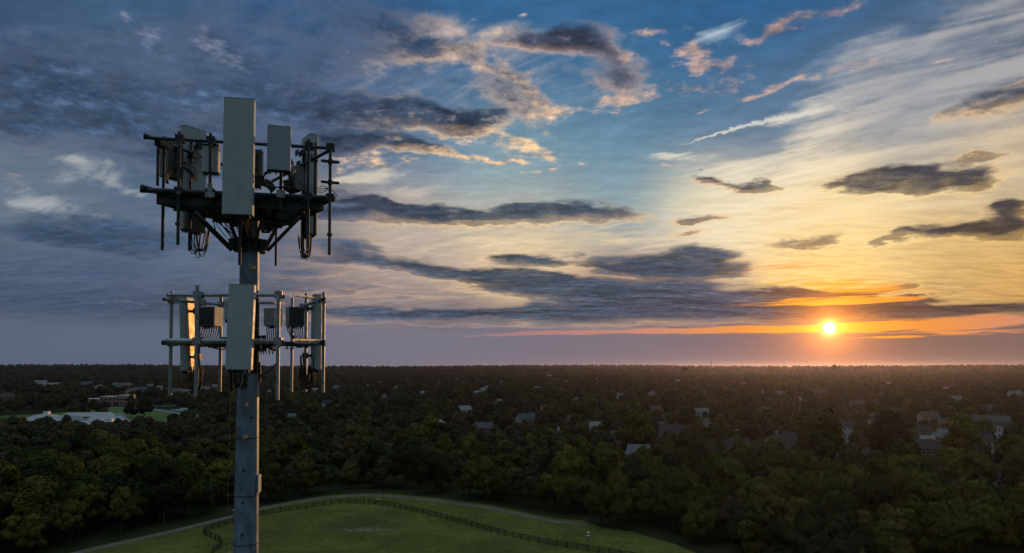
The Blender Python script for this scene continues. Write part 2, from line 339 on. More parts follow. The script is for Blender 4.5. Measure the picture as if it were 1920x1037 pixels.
    bg = t.nodes.new('ShaderNodeBackground'); B.put(bg.inputs[0], sky); bg.inputs[1].default_value = 1.0
    out = t.nodes.new('ShaderNodeOutputWorld'); t.links.new(bg.outputs[0], out.inputs[0])
    w.cycles.sampling_method = 'MANUAL'; w.cycles.sample_map_resolution = 256
BACK_NISHITA, BACK_DECK, BACK_TOP = 0.26, 0.31, 3.4
build_sky()
# ------------------------------------------------------------------ mesh and object helpers
class MB:
    """collects boxes, tubes and sheets and links them as ONE mesh object"""
    def __init__(s): s.v = []; s.f = []; s.m = []; s.sm = []
    def add(s, vs, fs, mi=0, smooth=False):
        b = len(s.v); s.v.extend([tuple(q) for q in vs])
        for f in fs: s.f.append(tuple(b + i for i in f)); s.m.append(mi); s.sm.append(smooth)
    def box(s, c, size, M=None, bev=0.0, mi=0):
        """box with chamfered vertical edges when bev > 0; M a 3x3 rotation"""
        sx, sy, sz = size[0] / 2, size[1] / 2, size[2] / 2
        if bev > 0:
            ring = [(sx - bev, -sy), (sx, -sy + bev), (sx, sy - bev), (sx - bev, sy), (-sx + bev, sy), (-sx, sy - bev), (-sx, -sy + bev), (-sx + bev, -sy)]
        else:
            ring = [(sx, -sy), (sx, sy), (-sx, sy), (-sx, -sy)]
        n = len(ring)
        vs = [Vector((x, y, -sz)) for x, y in ring] + [Vector((x, y, sz)) for x, y in ring]
        if M is not None: vs = [M @ q for q in vs]
        vs = [q + Vector(c) for q in vs]
        fs = [tuple(range(n - 1, -1, -1)), tuple(range(n, 2 * n))] + [(i, (i + 1) % n, n + (i + 1) % n, n + i) for i in range(n)]
        s.add(vs, fs, mi)
    def tube(s, p0, p1, r0, r1=None, seg=10, cap=True, mi=0, smooth=True):
        p0, p1 = Vector(p0), Vector(p1); r1 = r0 if r1 is None else r1
        d = (p1 - p0).normalized()
        a = d.orthogonal().normalized(); b = d.cross(a)
        vs = []
        for p, r in ((p0, r0), (p1, r1)):
            for i in range(seg):
                t = 2 * math.pi * i / seg
                vs.append(p + (a * math.cos(t) + b * math.sin(t)) * r)
        s.add(vs, [(i, (i + 1) % seg, seg + (i + 1) % seg, seg + i) for i in range(seg)], mi, smooth)
        if cap:
            s.add(vs[:seg], [tuple(range(seg - 1, -1, -1))], mi); s.add(vs[seg:], [tuple(range(seg))], mi)
    def path(s, pts, r, seg=6, mi=0):
        pts = [Vector(p) for p in pts]
        a = (pts[1] - pts[0]).orthogonal().normalized()
        vs = []
        for i, p in enumerate(pts):
            d = (pts[min(i + 1, len(pts) - 1)] - pts[max(i - 1, 0)]).normalized()
            a = (a - d * a.dot(d))
            a = a.normalized() if a.length > 1e-6 else d.orthogonal().normalized()
            b = d.cross(a)
            rr = r[i] if isinstance(r, (list, tuple)) else r
            for k in range(seg):
                t = 2 * math.pi * k / seg
                vs.append(p + (a * math.cos(t) + b * math.sin(t)) * rr)
        fs = []
        for i in range(len(pts) - 1):
            for k in range(seg):
                fs.append((i * seg + k, i * seg + (k + 1) % seg, (i + 1) * seg + (k + 1) % seg, (i + 1) * seg + k))
        s.add(vs, fs, mi, True)
        s.add(vs[:seg], [tuple(range(seg - 1, -1, -1))], mi); s.add(vs[-seg:], [tuple(range(seg))], mi)
    def prism(s, ring, z0, z1, mi=0, smooth=False, caps=True):
        n = len(ring)
        vs = [(x, y, z0) for x, y in ring] + [(x, y, z1) for x, y in ring]
        s.add(vs, [(i, (i + 1) % n, n + (i + 1) % n, n + i) for i in range(n)], mi, smooth)
        if caps: s.add(vs, [tuple(range(n - 1, -1, -1)), tuple(range(n, 2 * n))], mi)
    def build(s, name, mat, parent=None, M=None):
        me = bpy.data.meshes.new(name)
        vs = s.v if M is None else [M @ Vector(q) for q in s.v]
        me.from_pydata(vs, [], s.f)
        me.polygons.foreach_set('material_index', s.m); me.polygons.foreach_set('use_smooth', s.sm)
        for q in (mat if isinstance(mat, (list, tuple)) else [mat]): me.materials.append(q)
        me.update()
        o = bpy.data.objects.new(name, me); COL.objects.link(o)
        if parent is not None: o.parent = parent
        return o

def tag(o, label=None, cat=None, group=None, kind=None):
    if label: o['label'] = label
    if cat: o['category'] = cat
    if group: o['group'] = group
    if kind: o['kind'] = kind
    return o
def thing(name, label, cat, loc=(0, 0, 0), rz=0.0, group=None):
    o = bpy.data.objects.new(name, None); COL.objects.link(o)
    o.location = loc; o.rotation_euler = (0, 0, rz); o.empty_display_size = 0.3
    return tag(o, label, cat, group)
def copy_tree(o, parent=None):
    c = o.copy(); COL.objects.link(c)
    if parent is not None: c.parent = parent
    for ch in list(o.children): copy_tree(ch, c)
    return c
def rot2(deg): return Matrix.Rotation(R(deg), 3, 'Z')

# ------------------------------------------------------------------ materials
def mat(name, col, rough=0.6, metal=0.0, var=0.15, scale=6.0, spec=0.4, col2=None, bump=0.0, coord='Object', streak=None):
    m = bpy.data.materials.new(name); m.use_nodes = True
    B = NB(m.node_tree); b = m.node_tree.nodes['Principled BSDF']
    tc = m.node_tree.nodes.new('ShaderNodeTexCoord').outputs[coord]
    if streak: tc = B.v('MULTIPLY', tc, (1, 1, streak))
    n = B.noise(tc, scale, 6, 0.62)
    c2 = col2 or tuple(v * (1 + var) for v in col); c1 = tuple(v * (1 - var) for v in col) if col2 is None else col
    B.put(b.inputs['Base Color'], B.mix(B.ss(n, 0.32, 0.68), c1, c2))
    B.put(b.inputs['Roughness'], B.ss(n, 0.3, 0.7, max(rough - 0.08, 0.05), min(rough + 0.08, 1)))
    b.inputs['Metallic'].default_value = metal; b.inputs['Specular IOR Level'].default_value = spec
    if bump:
        bn = m.node_tree.nodes.new('ShaderNodeBump'); bn.inputs['Strength'].default_value = bump; bn.inputs['Distance'].default_value = 0.01
        B.put(bn.inputs['Height'], n); B.put(b.inputs['Normal'], bn.outputs[0])
    return m
M_SHAFT = mat('galvanised_shaft', (0.165, 0.215, 0.285), 0.52, 0.20, 0.34, 7.0, 0.4, streak=0.35)
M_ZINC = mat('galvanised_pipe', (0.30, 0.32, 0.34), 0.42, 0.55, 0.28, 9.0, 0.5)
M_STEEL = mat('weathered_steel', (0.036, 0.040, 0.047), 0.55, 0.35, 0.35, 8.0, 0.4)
M_RADOME = mat('radome_plastic', (0.335, 0.378, 0.392), 0.5, 0.0, 0.08, 5.0, 0.4)
M_RADOME2 = mat('radome_grey', (0.25, 0.285, 0.34), 0.5, 0.0, 0.06, 5.0, 0.4)
M_CAP = mat('radome_cap', (0.24, 0.25, 0.25), 0.6, 0.0, 0.1, 12.0)
M_RADIO = mat('radio_grey', (0.40, 0.42, 0.42), 0.5, 0.0, 0.10, 10.0)
M_RADIOB = mat('radio_dark', (0.030, 0.031, 0.034), 0.5, 0.0, 0.25, 10.0)
M_RADIOM = mat('radio_brown_grey', (0.15, 0.145, 0.14), 0.55, 0.0, 0.15, 10.0)
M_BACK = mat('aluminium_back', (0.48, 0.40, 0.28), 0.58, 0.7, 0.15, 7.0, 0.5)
M_RUBBER = mat('black_cable', (0.012, 0.012, 0.013), 0.5, 0.0, 0.2, 20.0, 0.4)
M_BRASS = mat('yellow_zinc', (0.55, 0.42, 0.16), 0.4, 0.4, 0.2, 20.0)
# ------------------------------------------------------------------ the monopole tower
PY0 = 14.16
PC = at(467, 575, PY0); PX0 = PC.x
def zpx(py, Y): return at(960, py, Y).z
def up(p, z): return Vector((p[0], p[1], z))

def r_shaft(z): return 0.192 + (zpx(480, PY0) - z) * 0.0092
def make_monopole():
    root = thing('monopole', 'tall grey galvanised steel pole carrying two rings of antennas above the meadow', 'cell tower', (PX0, PY0, 0))
    m = MB(); seg = 16
    zs = [0.25, 12.0, 24.0, 31.0, 36.5, 41.2]
    rings = []
    for z in zs:
        r = r_shaft(z)
        rings.append([(r * math.cos(2 * math.pi * (i + 0.35) / seg), r * math.sin(2 * math.pi * (i + 0.35) / seg), z) for i in range(seg)])
    for a, b in zip(rings, rings[1:]):
        m.add(a + b, [(i, (i + 1) % seg, seg + (i + 1) % seg, seg + i) for i in range(seg)])
    m.add(rings[-1], [tuple(range(seg))])
    m.build('shaft', M_SHAFT, root)
    m = MB(); m.tube((0, 0, 0.0), (0, 0, 0.25), 0.9, seg=24); m.build('base_flange', M_SHAFT, root)
    # step bolts with ring ends up the camera side
    for (px, py, br) in ((467, 504, 1), (456, 761, 1), (455, 821, 1), (452, 882, 0), (451, 942, 0), (450, 1003, 0), (472, 783, 0)):
        z = zpx(py, PY0 - 0.25); r = r_shaft(z)
        ang = -90 + (px - 461) * 1.6 + 22
        dr = Vector((math.cos(R(ang)), math.sin(R(ang)), 0))
        m = MB(); m.tube(dr * (r - 0.01) + Vector((0, 0, z)), dr * (r + 0.13) + Vector((0, 0, z)), 0.012, seg=8)
        m.tube(dr * (r + 0.005) + Vector((0, 0, z)), dr * (r + 0.02) + Vector((0, 0, z)), 0.024, seg=8)
        if br:
            s = dr.cross(Vector((0, 0, 1)))
            m.path([dr * (r + 0.13) + Vector((0, 0, z + 0.03)) + s * 0.035 * math.cos(t) + Vector((0, 0, 0.035 * math.sin(t))) for t in [k * math.pi / 6 for k in range(12)]], 0.010, 6)
        m.build('step_bolt', M_BRASS if br else M_STEEL, root)
    # steel bands
    for py in (822, 931, 1023):
        z = zpx(py, PY0 - 0.22); r = r_shaft(z) + 0.006
        m = MB(); m.path([(r * math.cos(2 * math.pi * i / 32), r * math.sin(2 * math.pi * i / 32), z) for i in range(33)], 0.007, 6)
        m.tube((-r, -0.03, z), (-r - 0.10, -0.10, z), 0.008); m.box((-r - 0.11, -0.11, z), (0.035, 0.03, 0.03))
        m.build('band', M_STEEL, root)
    # cover plate and edge box
    z = zpx(915, PY0 - 0.25); r = r_shaft(z)
    m = MB(); m.box((r * math.cos(R(-72)), r * math.sin(R(-72)), z), (0.012, 0.15, 0.36), rot2(-72), 0.0); m.build('cover_plate', M_SHAFT, root)
    z = zpx(906, PY0); r = r_shaft(z)
    m = MB(); m.box((r + 0.022, -0.02, z), (0.036, 0.16, 0.36)); m.build('hand_hole_cover', M_SHAFT, root)
    # safety cable standing off the left side
    zt, zb = zpx(745, PY0), 1.0
    m = MB(); m.path([(-r_shaft(z_) - 0.11, -0.10, z_) for z_ in (zt, 34.5, 30.0, 20.0, 10.0, zb)], 0.004, 5)
    m.tube((-0.30, -0.1, zt), (-0.36, -0.1, zt + 0.12), 0.02); m.build('safety_cable', M_STEEL, root)
    for py in (907, 964):
        z = zpx(py, PY0); r = r_shaft(z)
        m = MB(); m.tube((-r + 0.02, -0.08, z), (-r - 0.15, -0.11, z), 0.009); m.box((-r - 0.13, -0.11, z), (0.05, 0.03, 0.03)); m.build('cable_guide', M_STEEL, root)
    # feeder cables that run down from the lower ring, and the curved lead at its right
    m = MB()
    for k in range(5):
        a = R(-50 + k * 9)
        m.path([((r_shaft(z_) + 0.02) * math.cos(a), (r_shaft(z_) + 0.02) * math.sin(a), z_) for z_ in (zpx(560, PY0), zpx(600, PY0), zpx(668, PY0), zpx(700, PY0))], 0.013, 6)
    m.build('feeder_cable', M_RUBBER, root)
    m = MB()
    p = at(486, 708, PY0 - 0.1) - root.location; q = at(517, 683, PY0 + 0.2) - root.location
    m.path([p, p + Vector((0.06, 0, 0.06)), (p + q) / 2 + Vector((0.03, 0, -0.015)), q], 0.020, 8)
    a_, b_ = at(486.5, 679, PY0 - 0.1) - root.location, at(486.5, 716, PY0 - 0.1) - root.location
    m.tube(b_, a_, 0.028, seg=8); m.build('lead_in', M_RUBBER, root)
    return root
make_monopole()

class Face:
    """one side of a triangular antenna mount: a line at distance r from the pole, facing angle deg"""
    def __init__(s, deg, r):
        s.deg = deg; s.n = Vector((math.cos(R(deg)), math.sin(R(deg)), 0)); s.t = Vector((-s.n.y, s.n.x, 0))
        s.c = Vector((PX0, PY0, 0)) + s.n * r
    def at_px(s, px, out=0.0):
        k = (px - 960.0) / FPX
        c = s.c + s.n * out
        # solve (c.x + u t.x) = k (c.y + u t.y)   (small pitch terms ignored)
        u = (k * c.y - c.x) / (s.t.x - k * s.t.y)
        return c + s.t * u
    def pt(s, u, out, z): return up(s.c + s.n * out + s.t * u, z)
    def basis(s): # columns: tangent, inward, up
        return Matrix(((s.t.x, -s.n.x, 0), (s.t.y, -s.n.y, 0), (0, 0, 1)))
def clamp(m, p, M, s=1.0):
    """a pipe-to-pipe clamp: two plates, four bolts"""
    m.box(p + M @ Vector((0, -0.055 * s, 0)), (0.16 * s, 0.02, 0.14 * s), M)
    m.box(p + M @ Vector((0, 0.075 * s, 0)), (0.16 * s, 0.02, 0.14 * s), M)
    for sx in (-0.06, 0.06):
        for sz in (-0.045, 0.045):
            m.tube(p + M @ Vector((sx * s, -0.09 * s, sz * s)), p + M @ Vector((sx * s, 0.11 * s, sz * s)), 0.008, seg=6)

# ------------------------------------------------------------------ upper ring: platform with handrail
UF = [Face(-79.5, 0.98), Face(160.5, 0.98), Face(40.5, 0.98)]
ZB, ZR = EYE + 3.36, EYE + 4.37
def make_platform():
    root = thing('antenna_platform', 'dark triangular steel work platform with handrail near the top of the pole', 'antenna platform', (PX0, PY0, ZB - 0.9))
    inv = -root.location
    def put(m, nm, mt): return m.build(nm, mt, root, Matrix.Translation(inv))
    for i, f in enumerate(UF):
        dz = (0.0, 0.035, -0.03)[i]
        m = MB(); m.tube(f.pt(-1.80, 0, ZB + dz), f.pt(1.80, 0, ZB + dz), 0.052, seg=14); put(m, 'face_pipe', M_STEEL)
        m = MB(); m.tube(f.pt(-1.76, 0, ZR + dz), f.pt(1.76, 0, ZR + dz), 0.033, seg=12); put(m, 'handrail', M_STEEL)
        # channel under the face pipe with kick plate
        m = MB(); B_ = f.basis()
        m.box(f.pt(0, -0.10, ZB - 0.13), (3.05, 0.07, 0.20), B_); m.box(f.pt(0, -0.16, ZB - 0.03), (2.9, 0.06, 0.02), B_)
        for u in (-1.2, -0.6, 0.0, 0.6, 1.2): m.box(f.pt(u, -0.05, ZB - 0.06), (0.12, 0.10, 0.10), B_)
        put(m, 'edge_beam', M_STEEL)
        # arm from pole to the middle of the face, and joists
        m = MB(); m.box(f.pt(0, -0.50, ZB - 0.17), (0.14, 0.86, 0.17), B_); m.box(f.pt(0, -0.50, ZB - 0.27), (0.22, 0.86, 0.02), B_)
        put(m, 'support_arm', M_STEEL)
        for u in (-0.75, 0.75):
            m = MB(); m.box(f.pt(u, -0.36, ZB - 0.15), (0.07, 0.48, 0.12), B_); put(m, 'joist', M_STEEL)
        # perforated knee braces
        for u in (-0.42, 0.42):
            m = MB(); a = up(Vector((PX0, PY0, 0)) + f.n * 0.30 + f.t * u * 0.35, ZB - 0.92); b = f.pt(u * (1.6 if f.deg > 0 else 0.9), -0.18 if f.deg > 0 else -0.42, ZB - 0.20)
            d = (b - a).normalized(); sd = d.cross(f.n).normalized(); nn = sd.cross(d)
            Mx = Matrix((sd, nn, d)).transposed(); L = (b - a).length
            m.box((a + b) / 2, (0.07, 0.012, L), Mx); m.box((a + b) / 2 + sd * 0.03 + nn * 0.035, (0.012, 0.07, L), Mx)
            put(m, 'knee_brace', M_STEEL)
            for k in range(5):
                m = MB(); m.tube(a + d * L * (0.15 + k * 0.16) - nn * 0.014, a + d * L * (0.15 + k * 0.16) + nn * 0.014, 0.013, seg=8); put(m, 'brace_bolt', M_ZINC)
    # deck grating: bars between the beams
    m = MB()
    c = Vector((PX0, PY0, 0)); cs = [c - UF[i].n * 1.55 for i in range(3)]
    f = UF[0]
    for k in range(44):
        v = -0.78 + k * 0.056           # distance behind the front face centre line
        half = max(0.0, (1.55 - (0.80 + v)) * 0.577 + 0.02) if v > -0.8 else 0
        half = (1.60 - (v + 0.80)) * 0.62
        if half < 0.1: continue
        m.box(f.pt(0, -0.12 - (v + 0.80), ZB - 0.035), (2 * half, 0.018, 0.03), f.basis())
    for u in [q * 0.16 for q in range(-8, 9)]:
        dep = 1.60 - abs(u) / 0.62
        if dep > 0.15: m.box(f.pt(u, -0.12 - dep / 2, ZB - 0.055), (0.014, dep, 0.012), f.basis())
    put(m, 'deck_grating', M_STEEL)
    # solid deck plates round the pole and joists under the deck
    for i, f in enumerate(UF):
        m = MB(); m.box(f.pt(0, -0.62, ZB - 0.075), (0.9, 0.55, 0.02), f.basis()); put(m, 'deck_plate', M_STEEL)
        for u in (-1.15, -0.45, 0.45, 1.15):
            L = 0.62 - abs(u) * 0.28
            m = MB(); m.box(f.pt(u, -0.13 - L / 2, ZB - 0.21), (0.06, L, 0.16), f.basis()); put(m, 'joist', M_STEEL)
    # collar on the pole
    m = MB(); z = ZB - 0.86; r = r_shaft(z)
    for zz, h in ((z - 0.10, 0.025), (z + 0.12, 0.025)):
        m.prism([(PX0 + (r + 0.13) * math.cos(2 * math.pi * i / 24), PY0 + (r + 0.13) * math.sin(2 * math.pi * i / 24)) for i in range(24)], zz, zz + h)
    m.prism([(PX0 + (r + 0.03) * math.cos(2 * math.pi * i / 24), PY0 + (r + 0.03) * math.sin(2 * math.pi * i / 24)) for i in range(24)], z - 0.075, z + 0.12)
    for f in UF:
        for q in (-60, 60):
            n = rot2(q) @ f.n
            m.box(up(c + n * (r + 0.13), z + 0.02), (0.16, 0.14, 0.22), f.basis())
            m.tube(up(c + n * (r + 0.02), z + 0.02), up(c + n * (r + 0.26), z + 0.02), 0.014, seg=6)
    put(m, 'collar', M_STEEL)
    # vertical mounting pipes (measured column, top and bottom rows)
    F0, F1, F2 = UF
    for (fc, px, yt, yb, out) in ((F0, 330, 247, 459, 0.10), (F0, 389, 250, 379, 0.10), (F0, 447, 262, 497, 0.10), (F0, 523, 262, 394, 0.10),
                                  (F0, 575, 261, 463, 0.10), (F0, 616, 278, 478, 0.10), (F1, 290, 275, 348, 0.05), (F1, 301, 256, 469, 0.10),
                                  (F1, 352, 262, 470, 0.08), (F2, 588, 268, 440, 0.08), (F2, 566, 280, 480, 0.08)):
        p = fc.at_px(px, out)
        zt, zb = at(px, yt, p.y).z, at(px, yb, p.y).z
        m = MB(); m.tube(up(p, zb), up(p, zt), 0.030, seg=12); put(m, 'mount_pipe', M_STEEL)
        for z in (ZB, ZR):
            if zb < z < zt + 0.1:
                m = MB(); clamp(m, up(p, z) + fc.n * -0.05, fc.basis()); put(m, 'pipe_clamp', M_STEEL)
    # thin pipe that hangs from the far side of the deck
    p = at(518, 412, 15.2)
    m = MB(); m.tube(up(p, at(518, 498, 15.2).z), up(p, ZB - 0.1), 0.026, seg=10); put(m, 'mount_pipe', M_STEEL)
    # flat arms on the right-hand pipe
    for py in (303, 342):
        p = F0.at_px(616, 0.10); z = at(616, py, p.y).z
        m = MB(); Mx = rot2(20)
        m.box(up(p, z), (0.36, 0.10, 0.035), Mx, 0.04); m.tube(up(p, z - 0.05), up(p, z + 0.05), 0.045, seg=8); put(m, 'side_bracket', M_STEEL)
    for (px, py) in ((330, 420), (616, 440)):
        p = F0.at_px(px, 0.10); z = at(px, py, p.y).z
        m = MB(); m.box(up(p, z), (0.10, 0.05, 0.05), rot2(10)); m.tube(up(p, z - 0.03), up(p, z + 0.03), 0.04, seg=8); put(m, 'pipe_clamp', M_STEEL)
    # zinc clamp plates that catch the light
    for (px, py, w_, h_) in ((389, 365, 0.17, 0.10), (389, 352, 0.10, 0.16), (523, 363, 0.16, 0.15), (330, 362, 0.05, 0.05)):
        p = F0.at_px(px, 0.14); z = at(px, py, p.y).z
        m = MB(); m.box(up(p, z), (w_, 0.012, h_), F0.basis())
        for sx in (-1, 1):
            for sz in (-1, 1): m.tube(up(p, z + sz * h_ * 0.3) + F0.t * sx * w_ * 0.32 - F0.n * 0.06, up(p, z + sz * h_ * 0.3) + F0.t * sx * w_ * 0.32 + F0.n * 0.04, 0.011, seg=6)
        put(m, 'clamp_plate', M_ZINC)
    return root
make_platform()

# ------------------------------------------------------------------ lower ring: three frames of pipe
LF = [Face(-90, 1.16), Face(150, 1.20), Face(30, 1.24)]
ZL, ZT = EYE + 0.49, EYE + 1.37
def make_ring():
    root = thing('antenna_mount', 'light grey galvanised pipe frame of three sides round the pole at mid height', 'antenna mount', (PX0, PY0, ZL - 0.2))
    inv = -root.location
    def put(m, nm, mt): return m.build(nm, mt, root, Matrix.Translation(inv))
    c = Vector((PX0, PY0, 0))
    for i, f in enumerate(LF):
        B_ = f.basis()
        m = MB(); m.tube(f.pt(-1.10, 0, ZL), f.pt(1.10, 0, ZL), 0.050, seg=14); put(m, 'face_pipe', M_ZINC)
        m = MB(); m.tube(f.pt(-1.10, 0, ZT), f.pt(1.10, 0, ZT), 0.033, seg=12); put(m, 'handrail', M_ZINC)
        for s in (-1.115, 1.10):
            m = MB(); m.tube(f.pt(s, 0, ZL), f.pt(s + 0.014, 0, ZL), 0.054, seg=12); put(m, 'pipe_cap', M_RUBBER)
            m = MB(); m.tube(f.pt(s, 0, ZT), f.pt(s + 0.014, 0, ZT), 0.038, seg=12); put(m, 'pipe_cap', M_RUBBER)
        m = MB(); r = r_shaft(ZL)
        m.box(f.pt(0, -(1.2 + r) / 2 - 0.02, ZL), (0.10, 1.18 - r, 0.10), B_); m.box(f.pt(0, -0.06, ZL), (0.22, 0.03, 0.16), B_)
        m.box(f.pt(0, -1.2 + r + 0.05, ZL), (0.30, 0.05, 0.34), B_)
        put(m, 'support_arm', M_STEEL)
        # face angles that tie the pipes back
        for s in (-0.62, 0.62):
            a = up(c + f.n * 0.30 + f.t * s * 0.3, ZL + 0.02); b = f.pt(s, -0.05, ZL + 0.02); d = (b - a).normalized(); L = (b - a).length
            sd = d.cross(Vector((0, 0, 1))); Mx = Matrix((sd, d, Vector((0, 0, 1)))).transposed()
            m = MB(); m.box((a + b) / 2, (0.06, L, 0.01), Mx); m.box((a + b) / 2 + sd * 0.03 - Vector((0, 0, 0.03)), (0.01, L, 0.06), Mx); put(m, 'tie_angle', M_STEEL)
    # perforated straps between neighbouring faces
    def strap(a, b, nm, h=0.055, mt=M_ZINC):
        d = (b - a).normalized(); L = (b - a).length; sd = d.cross(Vector((0, 0, 1))).normalized(); u_ = sd.cross(d)
        m = MB(); n = max(2, int(L / 0.12)); Mx = Matrix((d, sd, u_)).transposed()
        m.box((a + b) / 2 + u_ * h * 0.32, (L, 0.008, h * 0.36), Mx); m.box((a + b) / 2 - u_ * h * 0.32, (L, 0.008, h * 0.36), Mx)
        for k in range(n + 1): m.box(a + d * L * k / n, (L / n * 0.55, 0.0078, h * 0.30), Mx)
        put(m, nm, mt)
    Y2 = 14.2
    strap(at(551, 553, 13.05), at(603, 562, 14.0), 'strap')
    strap(at(551, 639, 13.05), at(603, 641, 14.0), 'strap', 0.09)
    strap(at(484, 568, 14.0), at(533, 569, 15.2), 'strap', 0.055, M_STEEL)
    F0, F1, F2 = LF
    for (fc, px, yt, yb, out) in ((F0, 368, 535, 743, 0.085), (F0, 450, 540, 737, 0.085), (F0, 521, 545, 750, 0.085), (F1, 320, 547, 741, 0.085), (F1, 413, 556, 734, 0.085),
                                  (F1, 372, 552, 728, 0.085), (F2, 606, 548, 736, 0.085), (F2, 573, 550, 734, 0.085), (F2, 547, 559, 735, 0.085)):
        p = fc.at_px(px, out); B_ = fc.basis()
        zt, zb = at(px, yt, p.y).z, at(px, yb, p.y).z
        m = MB(); m.tube(up(p, zb), up(p, zt), 0.034, seg=14); put(m, 'mount_pipe', M_ZINC)
        for z in (ZL, ZT):
            m = MB(); clamp(m, up(p, z) + fc.n * -0.045, B_, 0.95); put(m, 'pipe_clamp', M_ZINC)
    # ring collar round the pole
    m = MB(); r = r_shaft(ZL)
    for z0, z1, e in ((ZL - 0.16, ZL - 0.13, 0.09), (ZL + 0.13, ZL + 0.16, 0.09), (ZL - 0.13, ZL + 0.13, 0.02)):
        m.prism([(PX0 + (r + e) * math.cos(2 * math.pi * i / 24), PY0 + (r + e) * math.sin(2 * math.pi * i / 24)) for i in range(24)], z0, z1)
    put(m, 'collar', M_STEEL)
    return root
make_ring()

# ------------------------------------------------------------------ panel antennas
def radome_ring(w, d, r=0.055, bulge=0.012):
    """rounded plan outline; front is -y"""
    pts = []
    for (cx, cy, a0) in ((w / 2 - r, -d / 2 + r, -90), (w / 2 - r * 0.5, d / 2 - r * 0.5, 0), (-w / 2 + r * 0.5, d / 2 - r * 0.5, 90), (-w / 2 + r, -d / 2 + r, 180)):
        rr = r if cy < 0 else r * 0.5
        for k in range(5):
            t = R(a0 + k * 22.5); pts.append((cx + rr * math.cos(t), cy + rr * math.sin(t)))
    return pts
def panel(label, p, deg, w, d, h, zc, tilt=0.0, roll=0.0, M=M_RADOME, ports=6, pins=False, back=None):
    """panel antenna whose front looks along deg; p the middle of its plan"""
    root = thing('panel_antenna', label, 'antenna', (p[0], p[1], zc), 0.0, 'panel antennas on the tower')
    root.rotation_euler = (R(tilt), R(roll), R(deg + 90))
    ring = radome_ring(w, d)
    m = MB(); n = len(ring)
    vs = [(x, y, -h / 2) for x, y in ring] + [(x, y, h / 2) for x, y in ring]
    m.add(vs, [(i, (i + 1) % n, n + (i + 1) % n, n + i) for i in range(n)], 0, True)
    m.add(vs, [tuple(range(n - 1, -1, -1)), tuple(range(n, 2 * n))])
    o = m.build('radome', M, root)
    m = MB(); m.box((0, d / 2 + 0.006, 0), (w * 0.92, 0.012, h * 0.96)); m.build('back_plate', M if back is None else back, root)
    for z0, z1 in ((h / 2 + 0.001, h / 2 + 0.016), (-h / 2 - 0.016, -h / 2 - 0.001)):
        m = MB(); m.prism([(x * 1.012, y * 1.02) for x, y in ring], z0, z1); m.build('end_cap', M_CAP, root)
    for z in (-h * 0.32, h * 0.32):
        m = MB()
        m.box((0, d / 2 + 0.05, z), (0.12, 0.10, 0.05)); m.box((0, d / 2 + 0.11, z), (0.18, 0.02, 0.12)); m.box((0, d / 2 + 0.19, z), (0.18, 0.02, 0.12))
        for s in (-0.07, 0.07): m.tube((s, d / 2 + 0.09, z), (s, d / 2 + 0.22, z), 0.009, seg=6)
        m.build('bracket', M_STEEL, root)
    m = MB(); m.box((0, d * 0.02, -h / 2 - 0.024), (w * 0.8, d * 0.6, 0.012))
    for k in range(ports):
        x = -w * 0.36 + w * 0.72 * k / max(1, ports - 1)
        for y in (-d * 0.15, d * 0.2): m.tube((x, y, -h / 2 - 0.07), (x, y, -h / 2 - 0.026), 0.016, seg=8)
    m.build('connector_plate', M_STEEL, root)
    if pins:
        for s in (-1, 1):
            m = MB(); m.tube((s * w * 0.36, 0, h / 2 + 0.01), (s * w * 0.36, 0, h / 2 + 0.07), 0.009, seg=6); m.build('lifting_pin', M_STEEL, root)
    return root
p = UF[0].at_px(443, 0.42); panel('tallest pale grey panel antenna in front of the upper platform', p, -79.5, 0.55, 0.21, at(0, 188, p.y).z - at(0, 403, p.y).z, (at(0, 188, p.y).z + at(0, 403, p.y).z) / 2, -1.0)
p = UF[0].at_px(519, 0.34); panel('short blue-grey panel antenna with two pins on top, beside the tallest panel', p, -74, 0.43, 0.20, at(0, 240, p.y).z - at(0, 320, p.y).z, (at(0, 240, p.y).z + at(0, 320, p.y).z) / 2, -1.5, 0, M_RADOME2, 4, True)
p = at(361, 335, 14.25); panel('long panel antenna seen from behind at the left of the upper platform', p, 150, 0.52, 0.20, 2.14, EYE + 3.93, 0)
p = at(581, 346, 14.75); panel('long panel antenna seen from behind at the right of the upper platform', p, 36, 0.52, 0.20, 2.14, EYE + 3.93, 0)
p = LF[0].at_px(450.5, 0.38); panel('pale grey panel antenna in front of the lower pipe frame and pole', p, -88, 0.47, 0.17, at(0, 535, p.y).z - at(0, 692, p.y).z, (at(0, 535, p.y).z + at(0, 692, p.y).z) / 2, -2.0, 0.9)
p = at(350, 628, 14.5); panel('panel antenna left of the lower frame, its back lit orange by the sun', p, 180, 0.34, 0.17, 1.52, at(0, 627, 14.5).z, 2.0, back=M_BACK)
p = at(594, 623, 14.6); panel('panel antenna on the right of the lower frame beside the last pipe', p, 25, 0.34, 0.17, 1.57, at(0, 623, 14.6).z)

